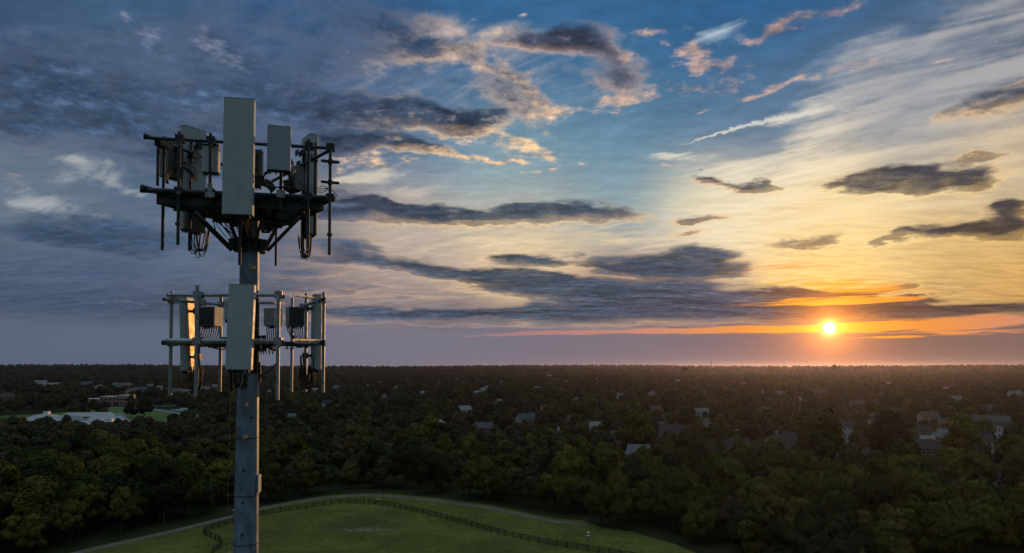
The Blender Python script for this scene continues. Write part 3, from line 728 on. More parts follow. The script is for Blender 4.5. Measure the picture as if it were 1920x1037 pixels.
# ------------------------------------------------------------------ remote radio units
def radio(label, p, z, deg, w, d, h, body, front, fins=True, lid=None):
    root = thing('radio_unit', label, 'radio unit', (p[0], p[1], z), R(deg + 90), 'radio units on the tower')
    m = MB(); m.box((0, 0, 0), (w, d, h), None, 0.012); m.build('housing', body, root)
    m = MB(); m.box((0, -d / 2 - 0.012, 0), (w * 0.94, 0.02, h * 0.95), None, 0.006); m.build('front_cover', front, root)
    if fins:
        m = MB(); m.box((0, d / 2 + 0.004, 0), (w * 0.94, 0.006, h * 0.92))
        for k in range(9): m.box((-w * 0.45 + w * 0.9 * k / 8, d / 2 + 0.02, 0), (0.008, 0.04, h * 0.9))
        m.build('cooling_fins', body, root)
    m = MB(); m.box((0, d / 2 + 0.065, h * 0.25), (0.16, 0.05, 0.06)); m.box((0, d / 2 + 0.065, -h * 0.25), (0.16, 0.05, 0.06)); m.box((0, d / 2 + 0.10, 0), (0.06, 0.02, h * 0.62)); m.build('bracket', M_STEEL, root)
    m = MB(); m.box((0, 0, -h / 2 - 0.006), (w * 0.9, d * 0.5, 0.008))
    for k in range(6): m.tube((-w * 0.4 + w * 0.8 * k / 5, 0, -h / 2 - 0.05), (-w * 0.4 + w * 0.8 * k / 5, 0, -h / 2 - 0.008), 0.015, seg=8)
    m.build('connector_plate', M_STEEL, root)
    if lid:
        m = MB(); m.box((0, 0, h / 2 + 0.02), (w * 1.06, d * 1.08, 0.035), None, 0.01); m.build('sun_shield', lid, root)
    return root
p = UF[0].at_px(390.5, -0.12); radio('light grey radio unit behind the pipe left of the tallest panel', p, at(0, 301, p.y).z, -79.5, 0.30, 0.18, 0.52, M_RADIO, M_RADIO, True, M_RADIOB)
p = at(322, 303, 13.95); radio('brown grey finned radio unit at the left end of the upper platform', p, at(0, 300, 13.95).z, 150, 0.40, 0.24, 0.76, M_RADIOM, M_RADIOM)
p = at(477.5, 307, 13.25); radio('narrow grey radio unit peeping out behind the tallest panel', p, at(0, 307, 13.25).z, 100, 0.30, 0.18, 0.52, M_RADIOM, M_RADIOM)
p = at(557, 335, 14.3); radio('grey radio unit behind the short panel, by the right-hand cables', p, at(0, 335, 14.3).z, 55, 0.22, 0.18, 0.50, M_RADIOM, M_RADIOM)
p = at(548, 349, 14.6); radio('low dark radio unit resting behind the upper face pipe at right', p, at(0, 349, 14.6).z, 60, 0.22, 0.2, 0.24, M_RADIOM, M_RADIOB)
p = at(480, 338, 15.2); radio('pale radio unit low on the far side of the upper platform', p, at(0, 336, 15.2).z, 100, 0.26, 0.2, 0.36, M_RADIO, M_RADIO)
p = at(394, 594, 13.95); radio('black-fronted radio unit with pink-lit side on the lower frame, left of the pole', p, at(0, 594, 13.95).z, -101, 0.37, 0.26, 0.39, M_RADIO, M_RADIOB)
p = at(553, 594, 14.4); radio('black-fronted radio unit on the lower frame, right of the pole', p, at(0, 594, 14.4).z, -58, 0.33, 0.26, 0.40, M_RADIO, M_RADIOB)
p = at(512, 595, 14.7); radio('plain grey radio unit on the lower frame, next to the pole', p, at(0, 595, 14.7).z, -108, 0.27, 0.26, 0.38, M_RADIO, M_RADIO)
p = at(430, 581, 13.3); radio('small grey radio unit half hidden behind the lower front panel', p, at(0, 581, 13.3).z, -80, 0.16, 0.14, 0.40, M_RADIO, M_RADIO, False)

# ------------------------------------------------------------------ cable bundles
rng = random.Random(5)
def cable_thing(label, curves, r, base, group='cable bundles on the tower'):
    root = thing('cable_bundle', label, 'cables', base, 0.0, group)
    for c in curves:
        m = MB(); m.path(c, r * rng.uniform(0.85, 1.15), 6)
        m.build('cable', M_RUBBER, root, Matrix.Translation(-Vector(base)))
    return root
def hang(a, b, sag, n=12, side=None):
    """a slack cable from a to b with a round belly"""
    out = []
    for i in range(n + 1):
        t = i / n; p = a.lerp(b, t)
        p.z -= sag * (1 - (2 * t - 1) ** 4) ** 0.8
        if side: p += side * math.sin(math.pi * t)
        out.append(p)
    return out
def loops(px0, px1, yt, yb, Y, n, dy=0.25):
    cs = []
    for k in range(n):
        a = at(px0 + rng.uniform(0, (px1 - px0) * 0.45), yt + rng.uniform(-2, 4), Y + rng.uniform(-dy, dy))
        b = at(px1 - rng.uniform(0, (px1 - px0) * 0.45), yt + rng.uniform(-2, 4), Y + rng.uniform(-dy, dy))
        sag = (a.z + b.z) / 2 - at(0, yb - rng.uniform(0, (yb - yt) * 0.28), Y).z
        cs.append(hang(a, b, sag, 14, Vector((rng.uniform(-.03, .03), rng.uniform(-.06, .06), 0))))
    return cs
cable_thing('black cable loops hanging below the left-hand long panel of the upper platform', loops(353, 393, 432, 481, 14.2, 12), 0.009, at(373, 432, 14.2))
cable_thing('black cable loops hanging below the right-hand long panel of the upper platform', loops(557, 588, 442, 487, 14.6, 11), 0.009, at(572, 442, 14.6))
cable_thing('black cable loops hanging below the sunlit left panel of the lower frame', loops(349, 385, 688, 737, 14.4, 11) + [hang(at(372, 650, 14.3), at(378, 700, 14.3), 0.1)], 0.012, at(367, 690, 14.4))
cable_thing('ring of black cables below the right panel of the lower frame', loops(560, 592, 690, 729, 14.6, 9) + loops(562, 590, 668, 729, 14.5, 7), 0.012, at(576, 690, 14.6))
cable_thing('black jumper cables hanging straight below the lower front panel', [[at(432 + k * 4.2, 694, 12.75), at(431 + k * 4.2 + rng.uniform(-2, 2), 712, 12.8), at(434 + k * 3.6 + rng.uniform(-3, 3), 728 + rng.uniform(-4, 8), 12.9), at(440 + k * 3, 722, 13.1)] for k in range(9)], 0.014, at(449, 694, 12.8))
cable_thing('black cables drooping from the left radio unit of the lower frame', [hang(at(376 + k * 4.4, 611, 13.95), at(366 + k * 1.8, 632, 13.6), 0.10 + 0.02 * k, 12) for k in range(9)], 0.011, at(394, 612, 13.9))
cable_thing('black cables drooping from the right radio unit of the lower frame', [hang(at(538 + k * 3.6, 612, 14.4), at(560 + k * 2.2, 634, 14.2), 0.12 + 0.015 * k, 12) for k in range(9)], 0.011, at(553, 612, 14.4))
cable_thing('short black cables below the plain grey radio unit beside the pole', [hang(at(500 + k * 4, 613, 14.7), at(503 + k * 3.5, 640, 14.3), 0.03, 8) for k in range(6)], 0.013, at(512, 613, 14.7))
cs = []
for k in range(7):
    c = at(334, 332, 13.0 + k * 0.05); rr = (20 + k * 1.6) / 96.0
    cs.append([c + Vector((rr * math.cos(t) + 0.012 * k, 0.05 * math.sin(3 * t + k), rr * math.sin(t) * 1.02 - 0.02)) for t in [R(200 - q * 14) for q in range(16)]])
cable_thing('thick black cables arching over the left end of the upper platform', cs, 0.013, at(334, 332, 13.1))
cs = []
for k in range(6):
    a = at(498 + k * 1.5, 322, 12.95); b = at(512 + k * 6, 352, 13.2)
    cs.append([a, at(494 - k * 1.2, 334, 13.0), at(497 + k, 346 + k, 13.1), b]); 
for k in range(6):
    a = at(536 - k * 2, 321, 12.95)
    cs.append([a, at(541 + k * 0.8, 326 + k, 13.05), at(548 + k * 1.2, 318, 13.2), at(550, 305 + k * 2, 13.4), at(545, 297 + k, 13.6)])
for k in range(8):
    c = at(489, 356 + k, 13.7 + 0.1 * k); rr = (27 - k) / 94.0
    cs.append([c + Vector((rr * math.cos(t), 0, rr * 0.8 * math.sin(t))) for t in [R(180 - q * 15) for q in range(13)]])
cable_thing('tangle of black cables round the foot of the short panel', cs, 0.014, at(520, 335, 13.2))
cs = []
for k in range(17):
    a = at(392 + k * 5.2, 398 + rng.uniform(-5, 12), 13.4 + rng.uniform(0, 0.9)); b = at(436 + k * 2.4, 452 + rng.uniform(-14, 0), 13.85)
    cs.append(hang(a, b, rng.uniform(-0.02, 0.16), 10))
for k in range(14): cs.append(hang(at(rng.uniform(360, 410), rng.uniform(372, 396), rng.uniform(13.3, 14.2)), at(rng.uniform(480, 560), rng.uniform(380, 404), rng.uniform(13.5, 15.0)), rng.uniform(0.05, 0.30), 12))
for k in range(5): cs.append([at(452 + k * 3.5, 404, 13.6), at(453 + k * 3.2, 425, 13.75), at(456 + k * 2.4 + rng.uniform(-2, 2), 445, 13.85), at(458 + k * 2, 436, 13.9)])
cs.append(hang(at(398, 400, 13.3), at(440, 452, 13.8), 0.30, 14))
cable_thing('slack black cables fanning from the deck down to the pole collar', cs, 0.010, at(440, 420, 13.7))
cs = []
for k in range(7): cs.append(hang(at(482 + k * 4, 641, 14.0 + 0.05 * k), at(508 + k * 3, 643, 13.9 + 0.12 * k), 0.06 + 0.02 * k, 10))
cs.append(hang(at(392, 645, 13.4), at(424, 652, 13.9), 0.06, 10)); cs.append(hang(at(372, 640, 13.4), at(394, 648, 13.6), 0.03, 10))
for k in range(5): cs.append([at(488 + k * 5.5, 650, 14.05), at(488 + k * 5.5, 657, 14.05), at(490 + k * 5.5, 664, 14.1)])
cable_thing('black cables strapped under the lower frame pipes beside the pole', cs, 0.013, at(495, 645, 14.0))
cable_thing('thin black wires looping between the pipes at the right of the upper platform', [hang(at(560, 340, 13.6), at(616, 352, 13.3), 0.05 + 0.04 * k, 10) for k in range(3)] + [hang(at(600, 350, 13.4), at(632, 368, 13.5), -0.06, 8)], 0.007, at(590, 345, 13.4))
cable_thing('loose black wire below the left end of the upper platform', [hang(at(320, 375, 13.0), at(345, 380, 13.1), 0.16, 12), hang(at(322, 378, 13.0), at(330, 384, 13.0), 0.05, 8)], 0.007, at(330, 378, 13.0))
# ------------------------------------------------------------------ terrain
def terrain(x, y):
    d = math.hypot(x, y)
    t = min(max((d - 1200.0) / 4200.0, 0.0), 1.0)
    return 14.0 * t * t * (3 - 2 * t) + (t * 10.0 * math.sin(x * 0.0019 + 0.7) * math.cos(y * 0.0013))
def ground_at(px, py):
    d = ray(px, py)
    if d.z < -1e-4:
        Y = -EYE / d.z * d.y
        p = Vector((0, 0, EYE)) + d * (Y / d.y)
        if math.hypot(p.x, p.y) < 1200: return Vector((p.x, p.y, 0.0))
    lo, hi = 200.0, 8000.0
    f = lambda Y: EYE + d.z / d.y * Y - terrain(d.x / d.y * Y, Y)
    for _ in range(60):
        mid = (lo + hi) / 2
        if f(mid) > 0: lo = mid
        else: hi = mid
    return Vector((d.x / d.y * lo, lo, terrain(d.x / d.y * lo, lo)))
def to_px(p):
    q = Vector(p) - Vector((0, 0, EYE))
    dep = q.y * math.cos(PITCH) + q.z * math.sin(PITCH)
    return 960 + FPX * q.x / dep, 518.5 + SHIFT - FPX * (-q.y * math.sin(PITCH) + q.z * math.cos(PITCH)) / dep

def ground_mat(name, cols, s1, s2, rough=0.95, bump=0.25, extra=None):
    m = bpy.data.materials.new(name); m.use_nodes = True
    B = NB(m.node_tree); b = m.node_tree.nodes['Principled BSDF']
    pos = m.node_tree.nodes.new('ShaderNodeNewGeometry').outputs['Position']
    n1 = B.noise(pos, s1, 6, 0.6); n2 = B.noise(pos, s2, 6, 0.7)
    c = B.mix(B.ss(n1, 0.35, 0.65), cols[0], cols[1])
    c = B.mix(B.m('MULTIPLY', B.ss(n2, 0.40, 0.70), 0.7), c, cols[2])
    if extra: c = extra(B, pos, n1, n2, c)
    B.put(b.inputs['Base Color'], c); b.inputs['Roughness'].default_value = rough; b.inputs['Specular IOR Level'].default_value = 0.0
    if bump:
        bn = m.node_tree.nodes.new('ShaderNodeBump'); bn.inputs['Strength'].default_value = bump; bn.inputs['Distance'].default_value = 0.25
        B.put(bn.inputs['Height'], n2); B.put(b.inputs['Normal'], bn.outputs[0])
    return m
M_GROUND = ground_mat('woodland_floor', ((0.020, 0.024, 0.010), (0.030, 0.038, 0.014), (0.034, 0.030, 0.018)), 0.02, 0.35)
rs = [0.0] + [12 * (1.085 ** k) for k in range(1, 82)]
rs = [r for r in rs if r < 9000] + [9000.0]
m = MB(); na = 128; vs = [(0, 0, 0)]
for r in rs[1:]:
    for k in range(na):
        a = 2 * math.pi * k / na; x, y = r * math.cos(a), r * math.sin(a); vs.append((x, y, terrain(x, y)))
fs = [(0, 1 + k, 1 + (k + 1) % na) for k in range(na)]
for i in range(len(rs) - 2):
    for k in range(na):
        a, b = 1 + i * na + k, 1 + i * na + (k + 1) % na
        fs.append((a, a + na, b + na, b))
m.add(vs, fs, 0, True)
tag(m.build('ground', M_GROUND), kind='structure')

# ------------------------------------------------------------------ meadow, path, bare patch
BARE = ground_at(690, 992)
def bare_patch(B, pos, n1, n2, c):
    def spot(cx, cy, rx, ry, rz=0):
        q = B.tex(pos, (cx, cy, 0), (0, 0, R(rz)), (rx, ry, 50))
        q = B.v('MULTIPLY_ADD', B.v('SUBTRACT', B.noise(pos, 0.22, 5, 0.65, 0, True), (0.5, 0.5, 0.5)), (1.7, 1.7, 0), q)
        return B.m('SUBTRACT', 1.0, B.v('LENGTH', q))
    worn = B.ss(spot(BARE.x - 1.5, BARE.y + 3.5, 13, 10), 0.0, 0.6)
    c = B.mix(B.m('MULTIPLY', worn, 0.65), c, (0.058, 0.062, 0.026))
    soil = B.ss(B.m('MULTIPLY_ADD', B.m('SUBTRACT', n2, 0.5), 4.5, spot(BARE.x + 0.4, BARE.y - 0.6, 7.5, 3.2)), 0.25, 0.9)
    c = B.mix(B.m('MULTIPLY', soil, 0.9), c, (0.20, 0.15, 0.095))
    g2 = ground_at(995, 1029)
    soil2 = B.ss(spot(g2.x, g2.y, 2.4, 1.2), 0.1, 0.6)
    c = B.mix(B.m('MULTIPLY', soil2, 0.6), c, (0.13, 0.11, 0.07))
    g3 = ground_at(424, 1042)
    soil3 = B.ss(B.m('MULTIPLY_ADD', B.m('SUBTRACT', n2, 0.5), 1.6, spot(g3.x, g3.y, 2.2, 3.2)), 0.1, 0.6)
    return B.mix(B.m('MULTIPLY', soil3, 0.9), c, (0.26, 0.17, 0.10))
M_GRASS = ground_mat('meadow_grass', ((0.080, 0.086, 0.021), (0.138, 0.128, 0.032), (0.036, 0.042, 0.013)), 0.06, 0.7, extra=bare_patch)
PATH = [(-60, 1090), (150, 1036), (300, 1002), (437, 968), (500, 952), (583, 937), (640, 931), (690, 929.3), (740, 931.5), (800, 937.5), (860, 944.5), (920, 953), (980, 966), (1040, 978), (1085, 982.5), (1106, 983.5)]
def smooth_line(pts, n=6):
    out = []
    for i in range(len(pts) - 1):
        p0, p1, p2, p3 = pts[max(i - 1, 0)], pts[i], pts[i + 1], pts[min(i + 2, len(pts) - 1)]
        for k in range(n):
            t = k / n
            out.append(0.5 * ((2 * p1) + (p2 - p0) * t + (2 * p0 - 5 * p1 + 4 * p2 - p3) * t * t + (3 * p1 - p0 - 3 * p2 + p3) * t ** 3))
    return out + [pts[-1]]
pl = smooth_line([ground_at(*q) for q in PATH])
def ribbon(pts, w, z, name, mt):
    m = MB(); vs = []
    for i, p in enumerate(pts):
        d = (pts[min(i + 1, len(pts) - 1)] - pts[max(i - 1, 0)]); d.z = 0; d.normalize()
        n = Vector((-d.y, d.x, 0)) * w / 2
        vs += [p + n + Vector((0, 0, z)), p - n + Vector((0, 0, z))]
    m.add(vs, [(2 * i, 2 * i + 1, 2 * i + 3, 2 * i + 2) for i in range(len(pts) - 1)])
    return tag(m.build(name, mt), kind='structure')
def sheet(poly, z, name, mt):
    me = bpy.data.meshes.new(name); bm = bmesh.new()
    vs = [bm.verts.new((p.x, p.y, p.z + z)) for p in poly]
    f = bm.faces.new(vs); bmesh.ops.triangulate(bm, faces=[f]); bmesh.ops.recalc_face_normals(bm, faces=bm.faces)
    if bm.faces[0:] and sum(q.normal.z for q in bm.faces) < 0: bmesh.ops.reverse_faces(bm, faces=bm.faces)
    bm.to_mesh(me); bm.free(); me.materials.append(mt)
    o = bpy.data.objects.new(name, me); COL.objects.link(o)
    return tag(o, kind='structure')
ROUT = [ground_at(q[0], q[1]) for q in ((1125, 988), (1190, 999), (1262, 1019), (1350, 1056))]
edge = [p + Vector((0, 4.0, 0)) for p in pl[:-2:3]] + ROUT
meadow = edge + [Vector((60, 60, 0)), Vector((60, -60, 0)), Vector((-110, -60, 0)), Vector((-110, 90, 0))]
sheet(meadow, 0.02, 'meadow', M_GRASS)
M_PATH = ground_mat('path_asphalt', ((0.12, 0.105, 0.090), (0.16, 0.142, 0.122), (0.10, 0.088, 0.076)), 0.2, 3.0, 0.9, 0.0)
ribbon(pl, 2.2, 0.045, 'footpath', M_PATH)

# ------------------------------------------------------------------ board fences round the paddock
M_FENCE = mat('black_fence_board', (0.016, 0.015, 0.014), 0.8, 0, 0.3, 3.0, 0.2)
def fence(label, pts, gate=None):
    """black four-board fence: posts every 2.4 m, boards sprung round the curve"""
    line = smooth_line(pts, 8); pos = [line[0]]; acc = 0.0
    for a, b in zip(line, line[1:]):
        L = (b - a).length; t = 2.4 - acc
        while t <= L: pos.append(a + (b - a) * (t / L)); t += 2.4
        acc = (acc + L) % 2.4
    root = thing('board_fence', label, 'fence', pos[0], 0.0, 'fences of the paddock')
    inv = Matrix.Translation(-pos[0])
    def frame(i):
        d = pos[min(i + 1, len(pos) - 1)] - pos[max(i - 1, 0)]
        return math.atan2(d.y, d.x)
    post = MB(); post.box((0, 0, 0.70), (0.14, 0.14, 1.40), None, 0.02)
    me = None
    for i, p in enumerate(pos):
        if me is None: o = post.build('post', M_FENCE, root); me = o.data
        else:
            o = bpy.data.objects.new('post', me); COL.objects.link(o); o.parent = root
        o.location = p - pos[0]; o.rotation_euler = (0, 0, frame(i))
    for h in (0.30, 0.62, 0.94, 1.26):
        m = MB(); vs = []
        for i, p in enumerate(pos):
            a = frame(i); n = Vector((-math.sin(a), math.cos(a), 0))
            for off in (0.075, 0.105):
                for dz in (-0.07, 0.07): vs.append(p + n * off + Vector((0, 0, h + dz)))
        fs = []
        for i in range(len(pos) - 1):
            b = 4 * i; c = b + 4
            fs += [(b, c, c + 1, b + 1), (b + 2, b + 3, c + 3, c + 2), (b + 1, c + 1, c + 3, b + 3), (b, b + 2, c + 2, c)]
        m.add(vs, fs); m.build('rail', M_FENCE, root, inv)
fence('black four-board fence running straight along the right side of the paddock', [ground_at(*q) for q in ((690, 945), (740, 952), (830, 973), (960, 1008), (1070, 1029), (1180, 1047), (1260, 1062))])
fence('black board fence curving round the left end of the paddock', [ground_at(*q) for q in ((684, 945), (640, 944.5), (583, 952), (483, 968), (437, 980), (400, 992), (382, 999), (386, 1006), (402, 1012), (414, 1019), (413, 1028), (400, 1038), (394, 1050))])

# ------------------------------------------------------------------ small things on the meadow
M_WHITE = mat('white_paint', (0.72, 0.72, 0.70), 0.5, 0, 0.05, 8)
M_WOOD = mat('pale_wood', (0.42, 0.36, 0.28), 0.7, 0, 0.2, 5)
g = ground_at(1103, 1009)
root = thing('disc_basket', 'thin post with two pale rings standing on the grass beyond the right fence', 'target', g)
m = MB(); m.tube((0, 0, 0), (0, 0, 1.35), 0.03); m.build('pole', M_ZINC, root)
m = MB(); m.prism([(0.30 * math.cos(k * math.pi / 10), 0.30 * math.sin(k * math.pi / 10)) for k in range(20)], 1.18, 1.32); m.build('top_band', M_WHITE, root)
m = MB()
for r, z in ((0.34, 0.52), (0.34, 0.68), (0.2, 0.52)): m.path([(r * math.cos(k * math.pi / 10), r * math.sin(k * math.pi / 10), z) for k in range(21)], 0.02, 6)
m.prism([(0.34 * math.cos(k * math.pi / 10), 0.34 * math.sin(k * math.pi / 10)) for k in range(20)], 0.50, 0.515)
for k in range(16): m.tube((0.34 * math.cos(k * math.pi / 8), 0.34 * math.sin(k * math.pi / 8), 0.52), (0.34 * math.cos(k * math.pi / 8), 0.34 * math.sin(k * math.pi / 8), 0.68), 0.012, seg=5)
m.build('basket', M_WHITE, root)
m = MB()
for k in range(12):
    a = k * math.pi / 6
    m.path([(0.26 * math.cos(a), 0.26 * math.sin(a), 1.18), (0.13 * math.cos(a), 0.13 * math.sin(a), 0.95), (0.04 * math.cos(a), 0.04 * math.sin(a), 0.60)], 0.006, 4)
m.build('chains', M_ZINC, root)
g = ground_at(708, 941)
root = thing('bench', 'small pale plank bench just outside the corner of the fence', 'bench', g + Vector((0, 1.5, 0)), R(-12))
m = MB(); m.box((0, 0, 0.45), (1.3, 0.36, 0.05)); m.build('seat', M_WOOD, root)
for s in (-0.5, 0.5):
    m = MB(); m.box((s, 0, 0.212), (0.08, 0.32, 0.42)); m.build('leg', M_WOOD, root)
g = ground_at(717, 934)
root = thing('litter_bin', 'small dark bin with a pale sign plate beside the curving path', 'bin', g)
m = MB(); m.prism([(0.24 * math.cos(k * math.pi / 8), 0.24 * math.sin(k * math.pi / 8)) for k in range(16)], 0, 0.85); m.build('body', M_RADIOB, root)
m = MB(); m.prism([(0.26 * math.cos(k * math.pi / 8), 0.26 * math.sin(k * math.pi / 8)) for k in range(16)], 0.855, 0.93); m.build('lid', M_STEEL, root)
m = MB(); m.box((-0.16, -0.25, 0.55), (0.14, 0.02, 0.45)); m.build('sign_plate', M_WHITE, root)
g = ground_at(429, 966.5) + Vector((0, 3, 0))
root = thing('marker_sign', 'tiny white sign on a post at the wood edge left of the pole', 'sign', g)
m = MB(); m.tube((0, 0, 0), (0, 0, 0.95), 0.03); m.build('post', M_ZINC, root)
m = MB(); m.box((0, -0.05, 0.80), (0.52, 0.02, 0.26)); m.build('plate', M_WHITE, root)
# ------------------------------------------------------------------ houses
WALLS = {'white': (0.42, 0.40, 0.37), 'grey': (0.30, 0.29, 0.275), 'blue-grey': (0.36, 0.41, 0.45), 'tan': (0.32, 0.26, 0.19), 'brick': (0.17, 0.085, 0.06), 'brown': (0.14, 0.10, 0.08), 'pale': (0.30, 0.29, 0.27)}
ROOFS = {'dark': (0.030, 0.028, 0.028), 'brown': (0.060, 0.045, 0.038), 'grey': (0.105, 0.102, 0.102), 'pale': (0.17, 0.163, 0.15), 'slate': (0.062, 0.060, 0.064)}
MW = {k: mat('wall_' + k.replace('-', '_'), v, 0.8, 0, 0.10, 1.5, 0.2) for k, v in WALLS.items()}
MR = {k: mat('shingles_' + k, v, 0.85, 0, 0.25, 2.5, 0.2) for k, v in ROOFS.items()}
M_GLASS = mat('window_glass', (0.03, 0.035, 0.045), 0.15, 0, 0.2, 1.0, 0.6)
M_FRAME = mat('window_frame', (0.62, 0.62, 0.60), 0.6, 0, 0.05, 2.0)
M_DOOR = mat('door_paint', (0.10, 0.05, 0.04), 0.6, 0, 0.1, 2.0)
CLEAR = []          # (x, y, radius, corridor) kept free of trees
def house(label, px, py, wpx, deg, wall, roof, storeys=2, chim=True, hip=False, cat='house', dep=0.75, porch=False, group='houses among the trees', clear=14.0):
    g = ground_at(px, py); D = math.hypot(g.x, g.y)
    w = max(6.0, wpx / FPX * g.y); d = w * dep; h = 2.9 * storeys; rh = d * 0.36
    root = thing('house', label, cat, g, R(deg) - math.atan2(g.x, g.y), group)
    CLEAR.append((g.x, g.y, 0.62 * max(w, d) + 2.5, clear))
    x, y = w / 2, d / 2
    m = MB()
    vs = [(-x, -y, 0), (x, -y, 0), (x, y, 0), (-x, y, 0), (-x, -y, h), (x, -y, h), (x, y, h), (-x, y, h)]
    fs = [(0, 1, 5, 4), (1, 2, 6, 5), (2, 3, 7, 6), (3, 0, 4, 7)]
    if not hip:
        vs += [(-x, 0, h + rh), (x, 0, h + rh)]; fs += [(5, 6, 9), (7, 4, 8)]
    m.add(vs, fs); m.build('wall', MW[wall], root)
    o = 0.35; rx = x + o if not hip else x + o
    e = h - o * rh / y
    m = MB(); rr = x * 0.45 if hip else rx
    tv = [(-rx, -y - o, e), (rx, -y - o, e), (rx, y + o, e), (-rx, y + o, e), (-rr, 0, h + rh + 0.02), (rr, 0, h + rh + 0.02)]
    vs = tv + [(q[0], q[1], q[2] + 0.16) for q in tv]
    top = [(6, 7, 11, 10), (7, 8, 11), (8, 9, 10, 11), (9, 6, 10)]; bot = [(0, 4, 5, 1), (1, 5, 2), (2, 5, 4, 3), (3, 4, 0)]
    if not hip: top = [(6, 7, 11, 10), (8, 9, 10, 11)]; bot = [(0, 4, 5, 1), (2, 5, 4, 3)]
    sides = [(0, 1, 7, 6), (2, 3, 9, 8)] + ([(1, 2, 8, 7), (3, 0, 6, 9)] if hip else [(1, 5, 11, 7), (5, 2, 8, 11), (3, 4, 10, 9), (4, 0, 6, 10)])
    m.add(vs, top + bot + sides); rf = m.build('roof', MR[roof], root)
    if chim:
        m = MB(); m.box((x * 0.62, y * 0.25, h + rh * 0.75), (0.9, 0.7, rh * 0.9 + 1.6)); m.box((x * 0.62, y * 0.25, h + rh * 1.2 + 0.88), (1.05, 0.85, 0.16)); m.build('chimney', MW['white' if wall in ('white', 'blue-grey', 'pale') else 'brick'], rf)
    nwin = max(2, int(w / 3.0))
    for s in range(storeys):
        for k in range(nwin):
            cx = -x + w * (k + 0.5) / nwin; z = 1.6 + 2.9 * s
            if s == 0 and k == nwin // 2:
                m = MB(); m.box((cx, -y - 0.04, 1.05), (1.0, 0.09, 2.1)); m.build('door', M_DOOR, root); continue
            m = MB(); m.box((cx, -y - 0.03, z), (1.25, 0.10, 1.6)); f = m.build('window', M_FRAME, root)
            m = MB(); m.box((cx, -y - 0.085, z), (1.0, 0.03, 1.35)); m.build('pane', M_GLASS, f)
        for sx in (-1, 1):
            z = 1.6 + 2.9 * s
            m = MB(); m.box((sx * (x + 0.03), -y * 0.25, z), (0.10, 1.1, 1.5)); f = m.build('window', M_FRAME, root)
            m = MB(); m.box((sx * (x + 0.085), -y * 0.25, z), (0.03, 0.9, 1.25)); m.build('pane', M_GLASS, f)
    if porch:
        m = MB(); m.box((0, -y - 1.3, 2.75), (w * 0.8, 2.4, 0.18)); m.build('porch_roof', MW['white'], root)
        for k in range(4):
            m = MB(); m.box((-w * 0.36 + w * 0.24 * k, -y - 2.3, 1.32), (0.22, 0.22, 2.66)); m.build('porch_post', MW['white'], root)
    return root
house('grey gabled house end with no chimney, among trees left of the brown maple', 1022, 776, 15, 55, 'grey', 'slate', 2, False)
house('small tan gabled house above the grey street', 1067, 792, 13, 60, 'tan', 'brown', 1, False)
house('white low house with pale roof below the tan gable', 1116, 806, 22, 15, 'white', 'pale', 1, False)
house('dark-roofed house with a white porch and white chimney', 1189, 781, 27, 8, 'white', 'dark', 2, True, porch=True)
house('brown two-storey brick house right of the white porch house', 1232, 781, 20, -20, 'brick', 'brown', 2, True)
house('house with a pale grey roof slope above the big porch house', 1239, 806, 20, -62, 'pale', 'pale', 1, False)
house('large dark-roofed brick house with white porch posts', 1255, 827, 36, -6, 'brown', 'dark', 2, True, porch=True)
house('white gable end facing left, beside a dark conifer', 1324, 803, 15, 62, 'white', 'slate', 1, False)
house('white house far off, upper of two above the big round oaks', 1270, 719, 9, 10, 'white', 'pale', 2, False)
house('white house far off, lower of two above the big round oaks', 1268, 734, 12, 40, 'white', 'pale', 1, False)
house('small white house with grey roof under the distant horizon mast', 1323, 739, 9, 5, 'white', 'grey', 1, False)
house('distant grey house half hidden left of the horizon mast', 1163, 750, 13, 20, 'grey', 'grey', 2, False)
house('distant grey gabled house right of a long tree row', 1222, 745, 11, 50, 'grey', 'grey', 2, True)
house('two-storey blue-grey house with white windows and dark roof', 1585, 819, 34, -4, 'blue-grey', 'dark', 2, False)
house('tan gabled house right of the blue-grey house', 1643, 811, 30, 40, 'tan', 'dark', 2, True)
house('wide brown hip-roofed house left of the large round dark tree', 1636, 866, 46, 10, 'brown', 'brown', 1, False, hip=True)
house('brown gabled wing in front of the hip-roofed house', 1622, 884, 30, 68, 'tan', 'brown', 1, False)
house('pale-roofed white house with white chimney right of the large round tree', 1741, 836, 30, 20, 'white', 'pale', 1, True)
house('low white garage in front of the pale-roofed house', 1727, 846, 22, 20, 'white', 'pale', 1, False, cat='garage')
house('dark brown house above the pale-roofed house', 1733, 824, 24, 0, 'brown', 'dark', 2, False)
house('tan gabled house with two white chimneys on the upper right', 1741, 796, 30, 30, 'tan', 'brown', 2, True)
house('small brown house beside the chimneyed tan house', 1760, 793, 16, -30, 'white', 'brown', 1, True)
house('brown roofed house at upper right below the reddish trees', 1822, 806, 38, 5, 'brown', 'brown', 2, False)
house('grey roofed house at the right margin above the white gable', 1872, 808, 36, -12, 'grey', 'slate', 2, False)
house('white gable house at the right margin', 1879, 822, 24, 64, 'white', 'dark', 2, False)
house('long brown house with a white chimney right of the light green tree', 1832, 850, 46, 12, 'tan', 'dark', 2, True)
house('tan gable house near the right margin beyond the wood', 1908, 856, 40, 62, 'tan', 'brown', 2, False)
house('dark hip-roofed house close behind the right-hand wood', 1812, 928, 54, -8, 'brown', 'dark', 2, False, hip=True)
house('dark grey house partly hidden at lower right', 1870, 932, 50, 40, 'grey', 'dark', 2, False)
house('white gable wall with dark roof above the wood at centre right', 1455, 849, 34, 66, 'white', 'dark', 2, True)
house('brown far house with a wide roof under the sun', 1535, 746, 30, 5, 'brown', 'brown', 2, False)
house('brown two-storey house right of the wide far roof', 1607, 770, 24, 20, 'brown', 'brown', 2, False)
house('small white far gable between round trees', 1638, 788, 13, 58, 'white', 'grey', 1, False)
